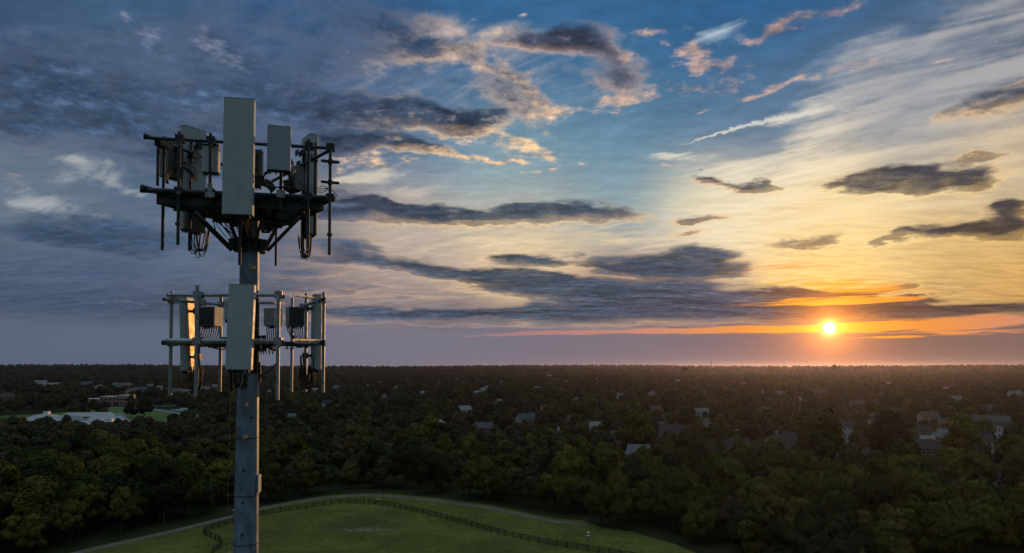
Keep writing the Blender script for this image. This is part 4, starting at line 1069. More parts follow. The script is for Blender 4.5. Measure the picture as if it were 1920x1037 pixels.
house('grey far house with pale roof right of the small gable', 1616, 783, 16, -20, 'grey', 'slate', 1, False)
house('white house with three pale roofs in the middle of the trees', 869, 775, 28, 30, 'white', 'pale', 1, False)
house('pale narrow gable wall among tall trees', 824, 812, 15, 70, 'white', 'grey', 2, False)
house('white far house with flat pale roof left of the street of roofs', 792, 741, 15, 5, 'white', 'pale', 1, False)
house('house with dark roof and white side behind the right pipes', 614, 768, 18, 12, 'white', 'dark', 2, False)
house('grey low house left of the dark-roofed one behind the pipes', 544, 788, 18, 5, 'grey', 'grey', 1, False)
house('white distant house seen between the right pipes, left one', 536, 735, 13, 25, 'white', 'pale', 1, False)
house('white distant house seen between the right pipes, right one', 592, 735, 14, -15, 'white', 'pale', 1, False)
house('white distant house just right of the lower antenna frame', 630, 732, 11, 40, 'white', 'grey', 2, False)
house('pale roofed house lying along the far street, nearest', 893, 741, 15, 50, 'pale', 'pale', 1, False)
house('pale roofed house lying along the far street, middle', 903, 735, 13, 50, 'pale', 'pale', 1, False)
house('pale roofed house lying along the far street, farthest', 912, 730, 11, 50, 'pale', 'pale', 1, False)
house('white far house with a bright gable below the church', 1008, 731, 12, 35, 'white', 'white' if 'white' in ROOFS else 'pale', 1, False)
house('grey far house right of the bright gable', 1041, 715, 12, 10, 'grey', 'grey', 1, False)
house('reddish brick house with hip roof at the left margin', 14, 755, 30, 8, 'brick', 'brown', 2, False, hip=True)
house('long white flat far building near the upper left horizon', 95, 726, 40, 4, 'pale', 'pale', 1, False, cat='building', dep=0.4)
house('white far building right of the long flat one', 78, 720, 24, -6, 'white', 'pale', 1, False, cat='building', dep=0.5)
r2 = random.Random(3)
spots = [(186, 733), (246, 742), (262, 739), (281, 731), (298, 735), (318, 741), (333, 742), (349, 743), (372, 735), (384, 737), (216, 728), (404, 732), (236, 729), (164, 726)]
words = ['far left end', 'behind the brick offices', 'right of the brick offices', 'upper row, near the offices', 'upper row, middle', 'lower row, middle', 'left of the first pipe', 'between two pipes', 'behind the cable loops', 'right of the cable loops', 'top row, left', 'right end', 'top row, second', 'topmost left']
for (px, py), wd in zip(spots, words):
    house('grey gabled townhouse in the far estate, ' + wd, px, py, r2.uniform(15, 22), r2.choice((50, 62, -40, 20)), r2.choice(('grey', 'blue-grey', 'pale')), r2.choice(('slate', 'grey')), 2, False, cat='townhouse', group='townhouses of the far estate')
# scattered pale gables that glint between the farther trees
r2 = random.Random(8)
for k, (px, py) in enumerate([(660, 716), (690, 728), (712, 720), (742, 733), (764, 716), (826, 722), (855, 714), (940, 722), (968, 716), (985, 709), (1030, 707), (1062, 721), (1093, 731), (1118, 716), (1150, 725), (1200, 714), (1395, 722), (1430, 741), (1475, 724), (1500, 757), (1690, 752), (1775, 735), (1850, 719), (1665, 724), (575, 716), (505, 742), (640, 747), (720, 751), (935, 756), (1080, 760)]):
    near_ = 'far left of the church' if px < 800 else ('near the church' if px < 1130 else ('below the horizon mast' if px < 1480 else 'below the sun'))
    house('tiny pale far house between tree crowns, %s, %s' % (near_, ['with a grey roof', 'with a pale roof', 'turned sideways'][k % 3]), px, py, r2.uniform(7, 11), r2.choice((50, -40, 10, 70)), r2.choice(('white', 'pale', 'white')), ('grey', 'pale', 'grey')[k % 3], 1 + k % 2, False, group='tiny far houses between the crowns')

# more roofs packed between the trees of the suburb
r2 = random.Random(21)
taken = []
hues = ['brown', 'dark', 'slate', 'grey']
for k in range(26):
    for _ in range(30):
        px, py = r2.uniform(900, 1915), r2.uniform(738, 872)
        if px < 1150 and py > 815: continue
        if all(abs(px - a) > 26 + (py - 738) * 0.16 or abs(py - b) > 9 + (py - 738) * 0.10 for a, b in taken) and all(math.hypot(px - to_px((c[0], c[1], 0))[0], (py - to_px((c[0], c[1], 0))[1]) * 2.5) > 34 for c in CLEAR): break
    else: continue
    taken.append((px, py)); wl, rf = r2.choice(['brick', 'tan', 'brown', 'grey', 'blue-grey', 'pale']), r2.choice(hues)
    st = r2.choice((1, 2, 2)); hp = r2.random() < 0.35; ch = r2.random() < 0.5
    part_ = 'middle of the suburb' if px < 1300 else ('suburb below the sun' if px < 1620 else 'suburb at right')
    house('%s %s house with %s %s roof%s, %s, %s' % ('two-storey' if st == 2 else 'low', wl, rf, 'hip' if hp else 'gable', ' and chimney' if ch else '', part_, 'far side' if py < 775 else ('centre' if py < 820 else 'near side')), px, py, (py - 688) * r2.uniform(0.24, 0.36), r2.choice((8, -12, 55, -50, 25)), wl, rf, st, ch, hp, clear=20.0)

# ------------------------------------------------------------------ school with pale metal roofs
M_METALROOF = mat('pale_metal_roof', (0.30, 0.29, 0.275), 0.6, 0.0, 0.08, 0.3, 0.2)
M_GREY_SHADED_ROOF = mat('grey_and_shaded_metal_roof', (0.13, 0.128, 0.126), 0.6, 0.0, 0.08, 0.3, 0.5)
M_BRICK = mat('school_brick', (0.16, 0.09, 0.07), 0.8, 0, 0.15, 1.0, 0.2)
def on_z(px, py, z):
    d = ray(px, py); t = (z - EYE) / d.z
    return Vector((d.x * t, d.y * t, z))
base = on_z(150, 796, 0.0); root = thing('school', 'low brick school with pale hipped metal roofs round a courtyard, beyond the left wood', 'school', base)
inv = Matrix.Translation(-base)
def hip_block(corners, eave, ridge, rise, mt_list):
    """corners: 4 ground points ccw from front-left; ridge: fraction inset of the ridge ends"""
    c = [Vector((p.x, p.y, 0)) for p in corners]
    m = MB(); vs = c + [p + Vector((0, 0, eave)) for p in c]
    m.add(vs, [(0, 1, 5, 4), (1, 2, 6, 5), (2, 3, 7, 6), (3, 0, 4, 7)]); m.build('wall', M_BRICK, root, inv)
    ctr = sum(c, Vector()) / 4; o = [ctr + (p - ctr) * 1.03 + Vector((0, 0, eave - 0.1)) for p in c]
    l, r = (c[0] + c[3]) / 2, (c[1] + c[2]) / 2
    rl, rr = l.lerp(r, ridge) + Vector((0, 0, eave + rise)), l.lerp(r, 1 - ridge) + Vector((0, 0, eave + rise))
    m = MB(); m.add(o + [rl, rr], [(0, 1, 5, 4)], 0); m.add(o + [rl, rr], [(1, 2, 5), (2, 3, 4, 5), (3, 0, 4)], 1); m.add(o, [(3, 2, 1, 0)], 1)
    return m.build('roof', mt_list, root, inv)
ZE = 4.2
def q4(fl, fr, br, bl): return [on_z(p[0], p[1], ZE) for p in (fl, fr, br, bl)]
PALE, MIX = [M_METALROOF, M_METALROOF], [M_METALROOF, M_GREY_SHADED_ROOF]  # in MIX, shade on the turned-away slopes is painted as grey
hip_block(q4((36, 789), (112, 789), (124, 780), (60, 780)), ZE, 0.42, 3.0, PALE)
hip_block(q4((112, 781.5), (226, 780.5), (216, 776.5), (118, 777.3)), ZE, 0.12, 2.2, MIX)
hip_block(q4((160, 791.5), (244, 790.5), (232, 784.8), (158, 785.5)), ZE, 0.16, 2.6, MIX)
hip_block(q4((112, 788), (158, 792), (158, 784), (116, 780)), ZE, 0.2, 2.4, [M_GREY_SHADED_ROOF, M_GREY_SHADED_ROOF])
hip_block(q4((212, 786), (243, 789), (232, 778), (216, 777)), ZE, 0.45, 3.0, [M_GREY_SHADED_ROOF, M_GREY_SHADED_ROOF])
hip_block(q4((146, 794), (172, 794), (172, 790), (150, 790)), ZE - 0.6, 0.3, 1.6, MIX)
for px, py, s in ((88, 774, 2.2), (206, 787.5, 2.0), (187, 789, 1.4)):
    p = on_z(px, py, ZE + 3.4); m = MB(); m.box(p, (s * 1.6, s, 1.4)); m.box(p + Vector((0, 0, 0.8)), (s * 1.7, s * 1.1, 0.15)); m.build('roof_unit', M_WHITE, root, inv)
for k in range(9):
    a, b = on_z(162, 791.6, ZE), on_z(242, 790.8, ZE); p = a.lerp(b, (k + 0.5) / 9)
    m = MB(); m.box((p.x, p.y - 0.25, 2.1), (2.4, 0.12, 1.5)); m.build('window', M_GLASS, root, inv)
g = on_z(146, 782, 0)
CLEAR += [(p.x, p.y, rr_, 8) for p, rr_ in ((on_z(q, r_, 4.2), 34) for q in (50, 90, 130, 170, 205, 235) for r_ in (789, 780))]

# ------------------------------------------------------------------ brick office building
g = ground_at(206, 762); gl, gr = ground_at(152, 760), ground_at(240, 761)
W = gr.x - gl.x
root = thing('office_building', 'reddish brick office building with flat roofs and dark windows on the far left', 'office', (gl.x, gl.y, 0), 0.02)
CLEAR += [(gl.x + W * f, gl.y + 8, 12, 16) for f in (0.2, 0.5, 0.8, 1.0)]
M_OBRICK = mat('office_brick', (0.36, 0.21, 0.165), 0.8, 0, 0.12, 0.5, 0.2)
M_BAND = mat('office_coping', (0.50, 0.40, 0.34), 0.7, 0, 0.08, 0.5)
for (x0, x1, h, d0) in ((0.0, 0.34, 5.8, 2.0), (0.34, 0.66, 8.2, 0.6), (0.66, 0.87, 9.4, 0.0), (0.87, 1.06, 6.0, 1.6)):
    m = MB(); m.box(((x0 + x1) / 2 * W, d0 + 8, h / 2), ((x1 - x0) * W, 16, h)); m.build('wall', M_OBRICK, root)
    m = MB(); m.box(((x0 + x1) / 2 * W, d0 + 8, h + 0.23), ((x1 - x0) * W + 0.4, 16.4, 0.45)); m.build('roof', M_BAND, root)
    n = max(2, int((x1 - x0) * W / 3.6))
    for s in range(int(h // 3.6)):
        for k in range(n):
            m = MB(); m.box((x0 * W + (x1 - x0) * W * (k + 0.5) / n, d0 - 0.04, 2.0 + 3.7 * s), (2.2, 0.12, 1.9)); m.build('window', M_GLASS, root)

# ------------------------------------------------------------------ far lawn, roads and vehicles
M_LAWN = ground_mat('lawn_grass', ((0.085, 0.120, 0.040), (0.110, 0.135, 0.050), (0.070, 0.105, 0.038)), 0.03, 0.4)
M_ROAD = ground_mat('road_asphalt', ((0.16, 0.16, 0.17), (0.20, 0.20, 0.21), (0.13, 0.13, 0.14)), 0.1, 1.2, 0.9, 0.0)
sheet([ground_at(*q) for q in ((196, 775), (204, 763.5), (258, 764.5), (300, 767.5), (346, 774), (352, 780), (330, 800), (240, 806), (214, 799))], 0.012, 'lawn', M_LAWN)
sheet([ground_at(*q) for q in ((0, 784), (0, 780), (60, 777.5), (128, 772.5), (200, 767), (200, 771.5), (128, 777), (60, 783))], 0.012, 'lawn', M_LAWN)
ribbon(smooth_line([ground_at(*q) for q in ((150, 765.5), (205, 764.0), (252, 765.2), (300, 769.2), (345, 776.4), (380, 783))]), 8.0, 0.03, 'road', M_ROAD)
ribbon(smooth_line([ground_at(*q) for q in ((246, 764.6), (270, 763.4), (294, 761.8), (330, 761.0))]), 9.0, 0.042, 'road', M_ROAD)
ribbon(smooth_line([ground_at(*q) for q in ((1044, 838), (1049, 822), (1052, 810), (1056, 800))]), 7.0, 0.03, 'street', M_ROAD)
ribbon(smooth_line([ground_at(*q) for q in ((1338, 853), (1358, 845), (1376, 838), (1400, 833))]), 7.0, 0.03, 'street', M_ROAD)
ribbon(smooth_line([ground_at(*q) for q in ((1695, 845), (1712, 838), (1735, 850), (1750, 858))]), 5.0, 0.03, 'street', M_ROAD)
for q in ((300, 769), (330, 774), (270, 764), (1048, 825), (1048, 814), (1053, 803), (1345, 850), (1358, 845), (1380, 837), (1712, 842), (225, 766), (180, 766)):
    p = ground_at(*q); CLEAR.append((p.x, p.y, 8.0, 14))
for q in ((225, 772), (260, 770), (300, 774), (330, 780), (250, 790), (280, 788), (310, 786), (240, 797), (225, 784), (272, 796), (30, 781), (90, 777)):
    p = ground_at(*q); CLEAR.append((p.x, p.y, 24.0, 4))
M_TYRE = M_RUBBER
def car(label, px, py, deg, mt):
    g = ground_at(px, py); root = thing('parked_car', label, 'car', g + Vector((0, 0, 0.03)), R(deg), 'vehicles by the far lawn')
    prof = [(-2.2, 0.35), (2.2, 0.35), (2.2, 0.80), (1.3, 0.92), (0.75, 1.42), (-1.0, 1.45), (-1.75, 0.95), (-2.2, 0.88)]
    m = MB(); n = len(prof); vs = [(x, -0.88, z) for x, z in prof] + [(x, 0.88, z) for x, z in prof]
    m.add(vs, [tuple(range(n - 1, -1, -1)), tuple(range(n, 2 * n))] + [(i, (i + 1) % n, n + (i + 1) % n, n + i) for i in range(n)]); m.build('body', mt, root)
    for s in (-0.89, 0.89):
        m = MB(); vs = [(x, s, z) for x, z in ((1.15, 0.95), (0.70, 1.36), (-0.95, 1.38), (-1.55, 0.98))]; m.add(vs, [(0, 1, 2, 3)] if s > 0 else [(3, 2, 1, 0)]); m.build('side_window', M_GLASS, root)
    for x in (-1.4, 1.4):
        for y in (-0.86, 0.86):
            m = MB(); m.tube((x, y - 0.1, 0.33), (x, y + 0.1, 0.33), 0.33, seg=14); m.build('wheel', M_TYRE, root)
M_CARW = mat('car_white', (0.72, 0.72, 0.72), 0.3, 0, 0.03, 2); M_CARS = mat('car_silver', (0.35, 0.37, 0.38), 0.3, 0.3, 0.03, 2)
car('white car parked on the road beyond the far lawn', 261.5, 762.2, 20, M_CARW)
car('silver car left of the white box truck', 322, 770.5, 10, M_CARS)
car('white car between the silver car and the box truck', 330, 771.0, 5, M_CARW)
g = ground_at(343, 772.4); root = thing('box_truck', 'pale green-white box truck parked right of the far lawn', 'truck', g, R(5), 'vehicles by the far lawn')
M_TRUCK = mat('truck_white', (0.50, 0.60, 0.55), 0.4, 0, 0.04, 1)
m = MB(); m.box((0.6, 0, 1.95), (5.2, 2.3, 2.5), None, 0.04); m.build('cargo_box', M_TRUCK, root)
m = MB(); m.box((-2.85, 0, 1.35), (1.6, 2.1, 1.7), None, 0.2); m.build('cab', M_CARW, root)
m = MB(); m.box((-2.95, -1.07, 1.75), (0.9, 0.04, 0.6)); m.build('side_window', M_GLASS, root)
m = MB(); m.box((0, 0, 0.6), (6.6, 1.0, 0.2)); m.build('chassis', M_STEEL, root)
for x in (-2.6, 1.9):
    for y in (-0.95, 0.95):
        m = MB(); m.tube((x, y - 0.13, 0.45), (x, y + 0.13, 0.45), 0.45, seg=14); m.build('wheel', M_TYRE, root)
for q in ((262, 761), (322, 771), (343, 772)):
    p = ground_at(*q); CLEAR.append((p.x, p.y, 7.0, 16))

# ------------------------------------------------------------------ church and the mast on the horizon
g = ground_at(1010, 701); k = g.y / FPX
root = thing('church', 'far white church with a thin pointed steeple just under the horizon', 'church', g)
m = MB(); m.box((0, 0, 4.5), (4.2, 4.2, 9.0)); m.build('tower', MW['white'], root)
m = MB(); m.tube((0, 0, 9.0), (0, 0, 11.5 * k * 1.0 if 11.5 * k > 14 else 15.0), 1.9, 0.08, seg=8, smooth=False); m.build('spire', MW['white'], root)
m = MB(); m.box((1.5, 9, 3), (9, 14, 6)); m.build('wall', MW['white'], root)
m = MB(); m.add([(-3.4, 2, 6), (6.4, 2, 6), (6.4, 16, 6), (-3.4, 16, 6), (1.5, 2, 10), (1.5, 16, 10)], [(0, 4, 5, 3), (1, 2, 5, 4), (0, 1, 4), (2, 3, 5)]); m.build('roof', MR['grey'], root)
CLEAR.append((g.x, g.y, 16, 60))
p = at(1333.5, 688, 3000.0); zt = at(1333.5, 676.5, 3000.0).z; z0 = terrain(p.x, p.y)
root = thing('radio_mast', 'thin dark radio mast standing on the far horizon right of centre', 'mast', (p.x, p.y, z0))
m = MB(); m.tube((0, 0, 0), (0, 0, zt - z0), 1.25, 0.75, seg=10); m.build('pole', M_STEEL, root)
for h in (zt - z0 - 1.5, zt - z0 - 8.0):
    m = MB(); m.prism([(2.6 * math.cos(t * math.pi / 3), 2.6 * math.sin(t * math.pi / 3)) for t in range(6)], h - 1.5, h + 1.5); m.build('antenna_ring', M_STEEL, root)
# ------------------------------------------------------------------ trees
def leaf_mat(name, c_lo, c_hi, per_tree=None):
    m = bpy.data.materials.new(name); m.use_nodes = True
    t = m.node_tree; t.nodes.clear(); B = NB(t)
    geo = t.nodes.new('ShaderNodeNewGeometry'); oi = t.nodes.new('ShaderNodeObjectInfo')
    n = B.noise(geo.outputs['Position'], 0.55, 4, 0.65)
    isl = geo.outputs['Random Per Island']
    f = B.m('ADD', B.m('MULTIPLY', B.ss(n, 0.35, 0.68), 0.65), B.m('MULTIPLY', isl, 0.35))
    rnd = oi.outputs['Random']
    if per_tree:
        lo = B.ramp(rnd, [(p, a) for p, a, b in per_tree]); hi = B.ramp(rnd, [(p, b) for p, a, b in per_tree])
    else: lo, hi = c_lo, c_hi
    c = B.mix(f, lo, hi)
    dif = t.nodes.new('ShaderNodeBsdfDiffuse'); B.put(dif.inputs[0], c)
    trn = t.nodes.new('ShaderNodeBsdfTranslucent'); B.put(trn.inputs[0], B.mix(0.5, c, (0.10, 0.10, 0.01)))
    mx = t.nodes.new('ShaderNodeMixShader'); mx.inputs[0].default_value = 0.15
    t.links.new(dif.outputs[0], mx.inputs[1]); t.links.new(trn.outputs[0], mx.inputs[2])
    o = t.nodes.new('ShaderNodeOutputMaterial'); t.links.new(mx.outputs[0], o.inputs[0])
    return m
LEAFCOL = {'dark green': ((0.026, 0.031, 0.009), (0.076, 0.078, 0.018)), 'olive green': ((0.044, 0.045, 0.011), (0.112, 0.105, 0.022)),
           'yellowish green': ((0.066, 0.062, 0.012), (0.160, 0.142, 0.026)), 'brownish': ((0.050, 0.042, 0.014), (0.118, 0.092, 0.028)), 'blackish green': ((0.017, 0.021, 0.011), (0.042, 0.046, 0.019))}
LEAF = {k: leaf_mat('foliage_' + k.replace(' ', '_'), *v) for k, v in LEAFCOL.items()}
FAR1, FAR2, FAR3, FAR4 = ((0.026, 0.029, 0.013), (0.088, 0.086, 0.036)), ((0.018, 0.021, 0.015), (0.052, 0.052, 0.032)), ((0.048, 0.044, 0.015), (0.135, 0.118, 0.038)), ((0.048, 0.033, 0.018), (0.112, 0.074, 0.038))
M_FAR = leaf_mat('foliage_mixed', None, None, [(0.0,) + FAR1, (0.25,) + FAR2, (0.45,) + FAR1, (0.62,) + FAR4, (0.78,) + FAR2, (0.92,) + FAR3, (1.0,) + LEAFCOL['olive green']])
M_BARK = mat('bark', (0.055, 0.045, 0.036), 0.9, 0, 0.3, 2.0, 0.1)

def crown_mesh(name, seed, h, rad, base, n_lobe, n_leaf, leaf, mt, tall=1.0):
    """a crown of leaf clumps: quads spread over many overlapping lobes, with hollows between them"""
    g = np.random.default_rng(seed)
    zc = base + (h - base) * 0.52; hz = (h - base) * 0.52
    # lobes
    th = g.uniform(0, 2 * np.pi, n_lobe); u = g.uniform(-0.75, 1.0, n_lobe)
    k = np.sqrt(np.maximum(0, 1 - u * u)); rr = g.uniform(0.45, 0.82, n_lobe)
    egg = 1.0 - 0.28 * np.maximum(u, 0)
    cen = np.stack([np.cos(th) * k * rad * rr * egg, np.sin(th) * k * rad * rr * egg, zc + u * hz * rr * 1.02], 1)
    cen = np.concatenate([cen, [[0, 0, zc], [0, 0, zc + hz * 0.45]]]); lr = np.concatenate([g.uniform(0.24, 0.44, n_lobe) * rad, [rad * 0.55, rad * 0.5]])
    # leaf clumps
    w = lr ** 2; idx = g.choice(len(lr), n_leaf * 2, p=w / w.sum())
    d = g.normal(size=(n_leaf * 2, 3)); d /= np.linalg.norm(d, axis=1)[:, None]
    p = cen[idx] + d * (lr[idx] * g.uniform(0.72, 1.10, n_leaf * 2))[:, None] * np.array([1, 1, 0.85])
    inside = np.zeros(len(p))
    for c, r in zip(cen, lr): inside += (np.linalg.norm((p - c) / np.array([1, 1, 0.85]), axis=1) < r * 0.70)
    keep = (inside == 0) & (p[:, 2] > base * 0.8)
    p, d = p[keep][:n_leaf], d[keep][:n_leaf]; n = len(p)
    nrm = d * 1.0 + g.normal(size=(n, 3)) * 0.34 + np.array([0, 0, 0.20]); nrm /= np.linalg.norm(nrm, axis=1)[:, None]
    a = np.cross(nrm, g.normal(size=(n, 3))); a /= np.linalg.norm(a, axis=1)[:, None]; b = np.cross(nrm, a)
    s = (leaf * g.uniform(0.55, 1.35, n))[:, None]; s2 = s * g.uniform(0.55, 1.0, n)[:, None]
    v = np.empty((n, 4, 3))
    for i, (sx, sy) in enumerate(((-1, -0.6), (0.7, -1), (1, 0.7), (-0.6, 1))):
        v[:, i] = p + a * s * sx * 0.5 + b * s2 * sy * 0.5 + nrm * g.uniform(-0.12, 0.12, n)[:, None] * s
    me = bpy.data.meshes.new(name)
    me.vertices.add(n * 4); me.vertices.foreach_set('co', v.reshape(-1).astype(np.float32))
    me.loops.add(n * 4); me.loops.foreach_set('vertex_index', np.arange(n * 4, dtype=np.int32))
    me.polygons.add(n); me.polygons.foreach_set('loop_start', np.arange(0, n * 4, 4, dtype=np.int32))
    me.materials.append(mt); me.update(calc_edges=True); me.validate()
    # leaves catch light like the rounded clump they belong to
    oc = p - np.array([0, 0, zc - hz * 0.35]); oc /= np.linalg.norm(oc, axis=1)[:, None]
    sn = 0.42 * d + 0.42 * oc + 0.30 * nrm; sn /= np.linalg.norm(sn, axis=1)[:, None]
    me.polygons.foreach_set('use_smooth', [True] * n)
    me.normals_split_custom_set([tuple(q) for q in np.repeat(sn, 4, axis=0)])
    return me, cen
def trunk_mesh(seed, h, rad, base, cen):
    g = random.Random(seed); m = MB()
    top = base + (h - base) * 0.45
    m.path([(0, 0, -0.3), (g.uniform(-.1, .1), g.uniform(-.1, .1), base * 0.6), (g.uniform(-.3, .3), g.uniform(-.3, .3), top)], [0.020 * h + 0.06, 0.016 * h, 0.008 * h], 8)
    for c in list(cen)[:6]:
        z0 = base * g.uniform(0.6, 1.0)
        c = Vector(c); mid = Vector((c.x * 0.4, c.y * 0.4, z0 + (c.z - z0) * 0.55))
        m.path([(0, 0, z0), mid, c], [0.008 * h, 0.006 * h, 0.003 * h], 6)
    me_o = m.build('trunk', M_BARK); me = me_o.data; bpy.data.objects.remove(me_o)
    return me
KINDS = []      # near prototypes: (crown mesh, trunk mesh, height, radius, shape word)
for i, (h, rad, base, nl, shape) in enumerate(((14, 5.2, 0.9, 22, 'broad'), (16, 4.8, 1.6, 22, 'tall'), (12, 4.9, 0.6, 20, 'round'), (15, 5.8, 1.0, 26, 'broad'), (17, 4.4, 1.8, 20, 'tall'), (11, 4.2, 0.5, 18, 'round'), (13.5, 4.0, 0.8, 18, 'narrow'))):
    cm, cen = crown_mesh('crown', 11 + i, h, rad, base, nl, 4600, 0.74, LEAF['dark green'])
    KINDS.append((cm, trunk_mesh(i, h, rad, base, cen), h, rad, shape))
FARP = bpy.data.collections.new('far_tree_kinds')
for i, (h, rad, base, nl, nq, lf) in enumerate(((14, 5.2, 2.5, 20, 1500, 1.15), (16, 4.9, 3.0, 20, 1500, 1.15), (12, 5.0, 2.0, 18, 1500, 1.1), (15, 5.9, 2.5, 24, 1700, 1.2), (11, 4.3, 1.6, 16, 1300, 1.0), (17, 4.2, 3, 16, 1400, 1.1))):
    cm, cen = crown_mesh('far_crown', 41 + i, h, rad, base, nl, nq, lf, M_FAR)
    FARP.objects.link(bpy.data.objects.new('far_crown', cm))

# ---- where trees stand
WOOD_FRONT = [(-400, 1200), (-60, 1082), (150, 1029), (300, 996), (437, 962), (500, 947), (583, 932), (640, 926.5), (690, 924), (740, 926), (800, 931), (860, 937.5), (920, 945.5), (980, 957), (1040, 969), (1090, 975), (1130, 981), (1195, 992), (1265, 1011), (1355, 1046), (1700, 1300)]
wf = [ground_at(*q) for q in WOOD_FRONT]
def front_dist(x, y):
    """how far behind the wood's front edge a point lies, measured along the line of sight (m)"""
    r = x / y
    for a, b in zip(wf, wf[1:]):
        ra, rb = a.x / a.y, b.x / b.y
        if ra <= r <= rb:
            # intersection of the ray with the edge a-b
            t = (a.x - r * a.y) / ((a.x - r * a.y) - (b.x - r * b.y) + 1e-12)
            return y - (a.y + (b.y - a.y) * t)
    return y - 130.0
def blocked(x, y, rad, h):
    for (cx, cy, cr, corr) in CLEAR:
        dx, dy = x - cx, y - cy
        if dx * dx + dy * dy < (cr + rad * 0.45) ** 2: return True
        if dy < 0:
            L = math.hypot(cx, cy); ux, uy = cx / L, cy / L
            along = -(dx * ux + dy * uy); side = abs(dx * uy - dy * ux)
            vis = 5.2 if corr >= 18 else 3.0 if corr >= 12 else (3.8 if corr >= 8 else 0.6)
            if 0 < along and side < cr * 0.55 + rad * 0.35 and h > vis + 35.0 * along / L:
                return (vis + 35.0 * along / L) / h if along > 12 else True
    return False
LAWNS = [[ground_at(*q) for q in ((196, 777), (204, 763), (258, 764), (300, 766), (346, 772), (354, 782), (330, 797), (240, 800), (214, 797))], [ground_at(*q) for q in ((0, 785), (0, 779), (60, 776), (128, 772), (128, 778), (60, 784))]]
def in_poly(x, y, P):
    c = False
    for a, b in zip(P, P[1:] + P[:1]):
        if (a.y > y) != (b.y > y) and x < (b.x - a.x) * (y - a.y) / (b.y - a.y) + a.x: c = not c
    return c
g = random.Random(77)
cand = []           # x, y, scale, kind
def scatter(y0, y1, step, half, keep, smin, smax):
    y = y0
    while y < y1:
        n = int(2 * half * y / step) + 2
        for i in range(n):
            x = -half * y + i * step + g.uniform(-0.45, 0.45) * step; yy = y + g.uniform(-0.45, 0.45) * step
            if g.random() > keep(x, yy): continue
            s = g.uniform(smin, smax); k = g.randrange(len(KINDS))
            fd = front_dist(x, yy)
            if fd < KINDS[k][3] * s * 0.75: continue
            cand.append((x, yy, s, k, fd))
        y += step
def dens_near(x, y):
    return 0.97
scatter(105, 200, 6.0, 0.86, lambda x, y: 0.96, 0.55, 1.10)
scatter(200, 330, 7.2, 0.82, lambda x, y: 0.94 if front_dist(x, y) < 70 or x < -0.16 * y else 0.55, 0.45, 0.95)
scatter(330, 700, 9.5, 0.80, lambda x, y: 0.85 if x < -0.30 * y and y < 400 else 0.60, 0.36, 0.98)
scatter(700, 1300, 13.0, 0.80, lambda x, y: 0.72, 0.5, 1.1)
scatter(1300, 2600, 21.0, 0.80, lambda x, y: 0.85, 0.7, 1.4)
scatter(2600, 5600, 42.0, 0.80, lambda x, y: 0.9, 1.1, 2.4)
special = [  # trees the eye picks out: photo column, base row, kind, scale, colour, label
    (1672, 872, 2, 1.75, 'blackish green', 'largest round dark tree standing clear among the right-hand houses'),
    (1812, 872, 3, 1.30, 'yellowish green', 'light yellow-green rounded tree left of the long brown house'),
    (245, 783, 2, 0.95, 'blackish green', 'round dark tree on the far lawn, left one of two'),
    (270, 784.5, 3, 1.05, 'blackish green', 'broad dark tree on the far lawn, right one of two'),
    (1190, 856, 3, 1.45, 'olive green', 'very broad olive tree left of the big porch house'),
    (1515, 857, 2, 1.25, 'dark green', 'broad rounded tree right of the white gable wall'),
    (1552, 862, 3, 1.3, 'dark green', 'very broad dark green tree below the blue-grey house'),
    (1040, 800, 2, 1.2, 'brownish', 'reddish brown round tree above the grey street'),
    (585, 815, 1, 1.1, 'brownish', 'tall pale brown loose tree right of the pole, above the wood'),
    (1128, 985, 0, 0.75, 'dark green', 'dark green tree standing over the right end of the footpath'),
    (1158, 989, 5, 0.9, 'dark green', 'low round tree just right of the end of the footpath'),
    (810, 836, 3, 1.0, 'yellowish green', 'yellow-green tree in the wood with a pale top, behind the path bend')]
for (px, py, k, s, colr, lab) in special:
    p = ground_at(px, py); CLEAR.append((p.x, p.y, KINDS[k][3] * s * 0.75, 4))
ok = []
for c in cand:
    q = c[1] < 2600 and blocked(c[0], c[1], KINDS[c[3]][3] * c[2], KINDS[c[3]][2] * c[2])
    if q is True or (q and q * c[2] < 0.28): continue
    if q: c = (c[0], c[1], c[2] * q, c[3], c[4])
    if any(in_poly(c[0], c[1], P) for P in LAWNS): continue
    ok.append(c)
# the 290 that show largest become trees of their own
def shown(c):
    h = KINDS[c[3]][2] * c[2]
    qx, qy = to_px((c[0], c[1], h * 0.7))
    if not (-40 < qx < 1960) or qy > 1060: return 0.0
    return KINDS[c[3]][3] * c[2] * h / (c[1] * c[1])
order = sorted(range(len(ok)), key=lambda i: -shown(ok[i]))
mine = set(order[:286])

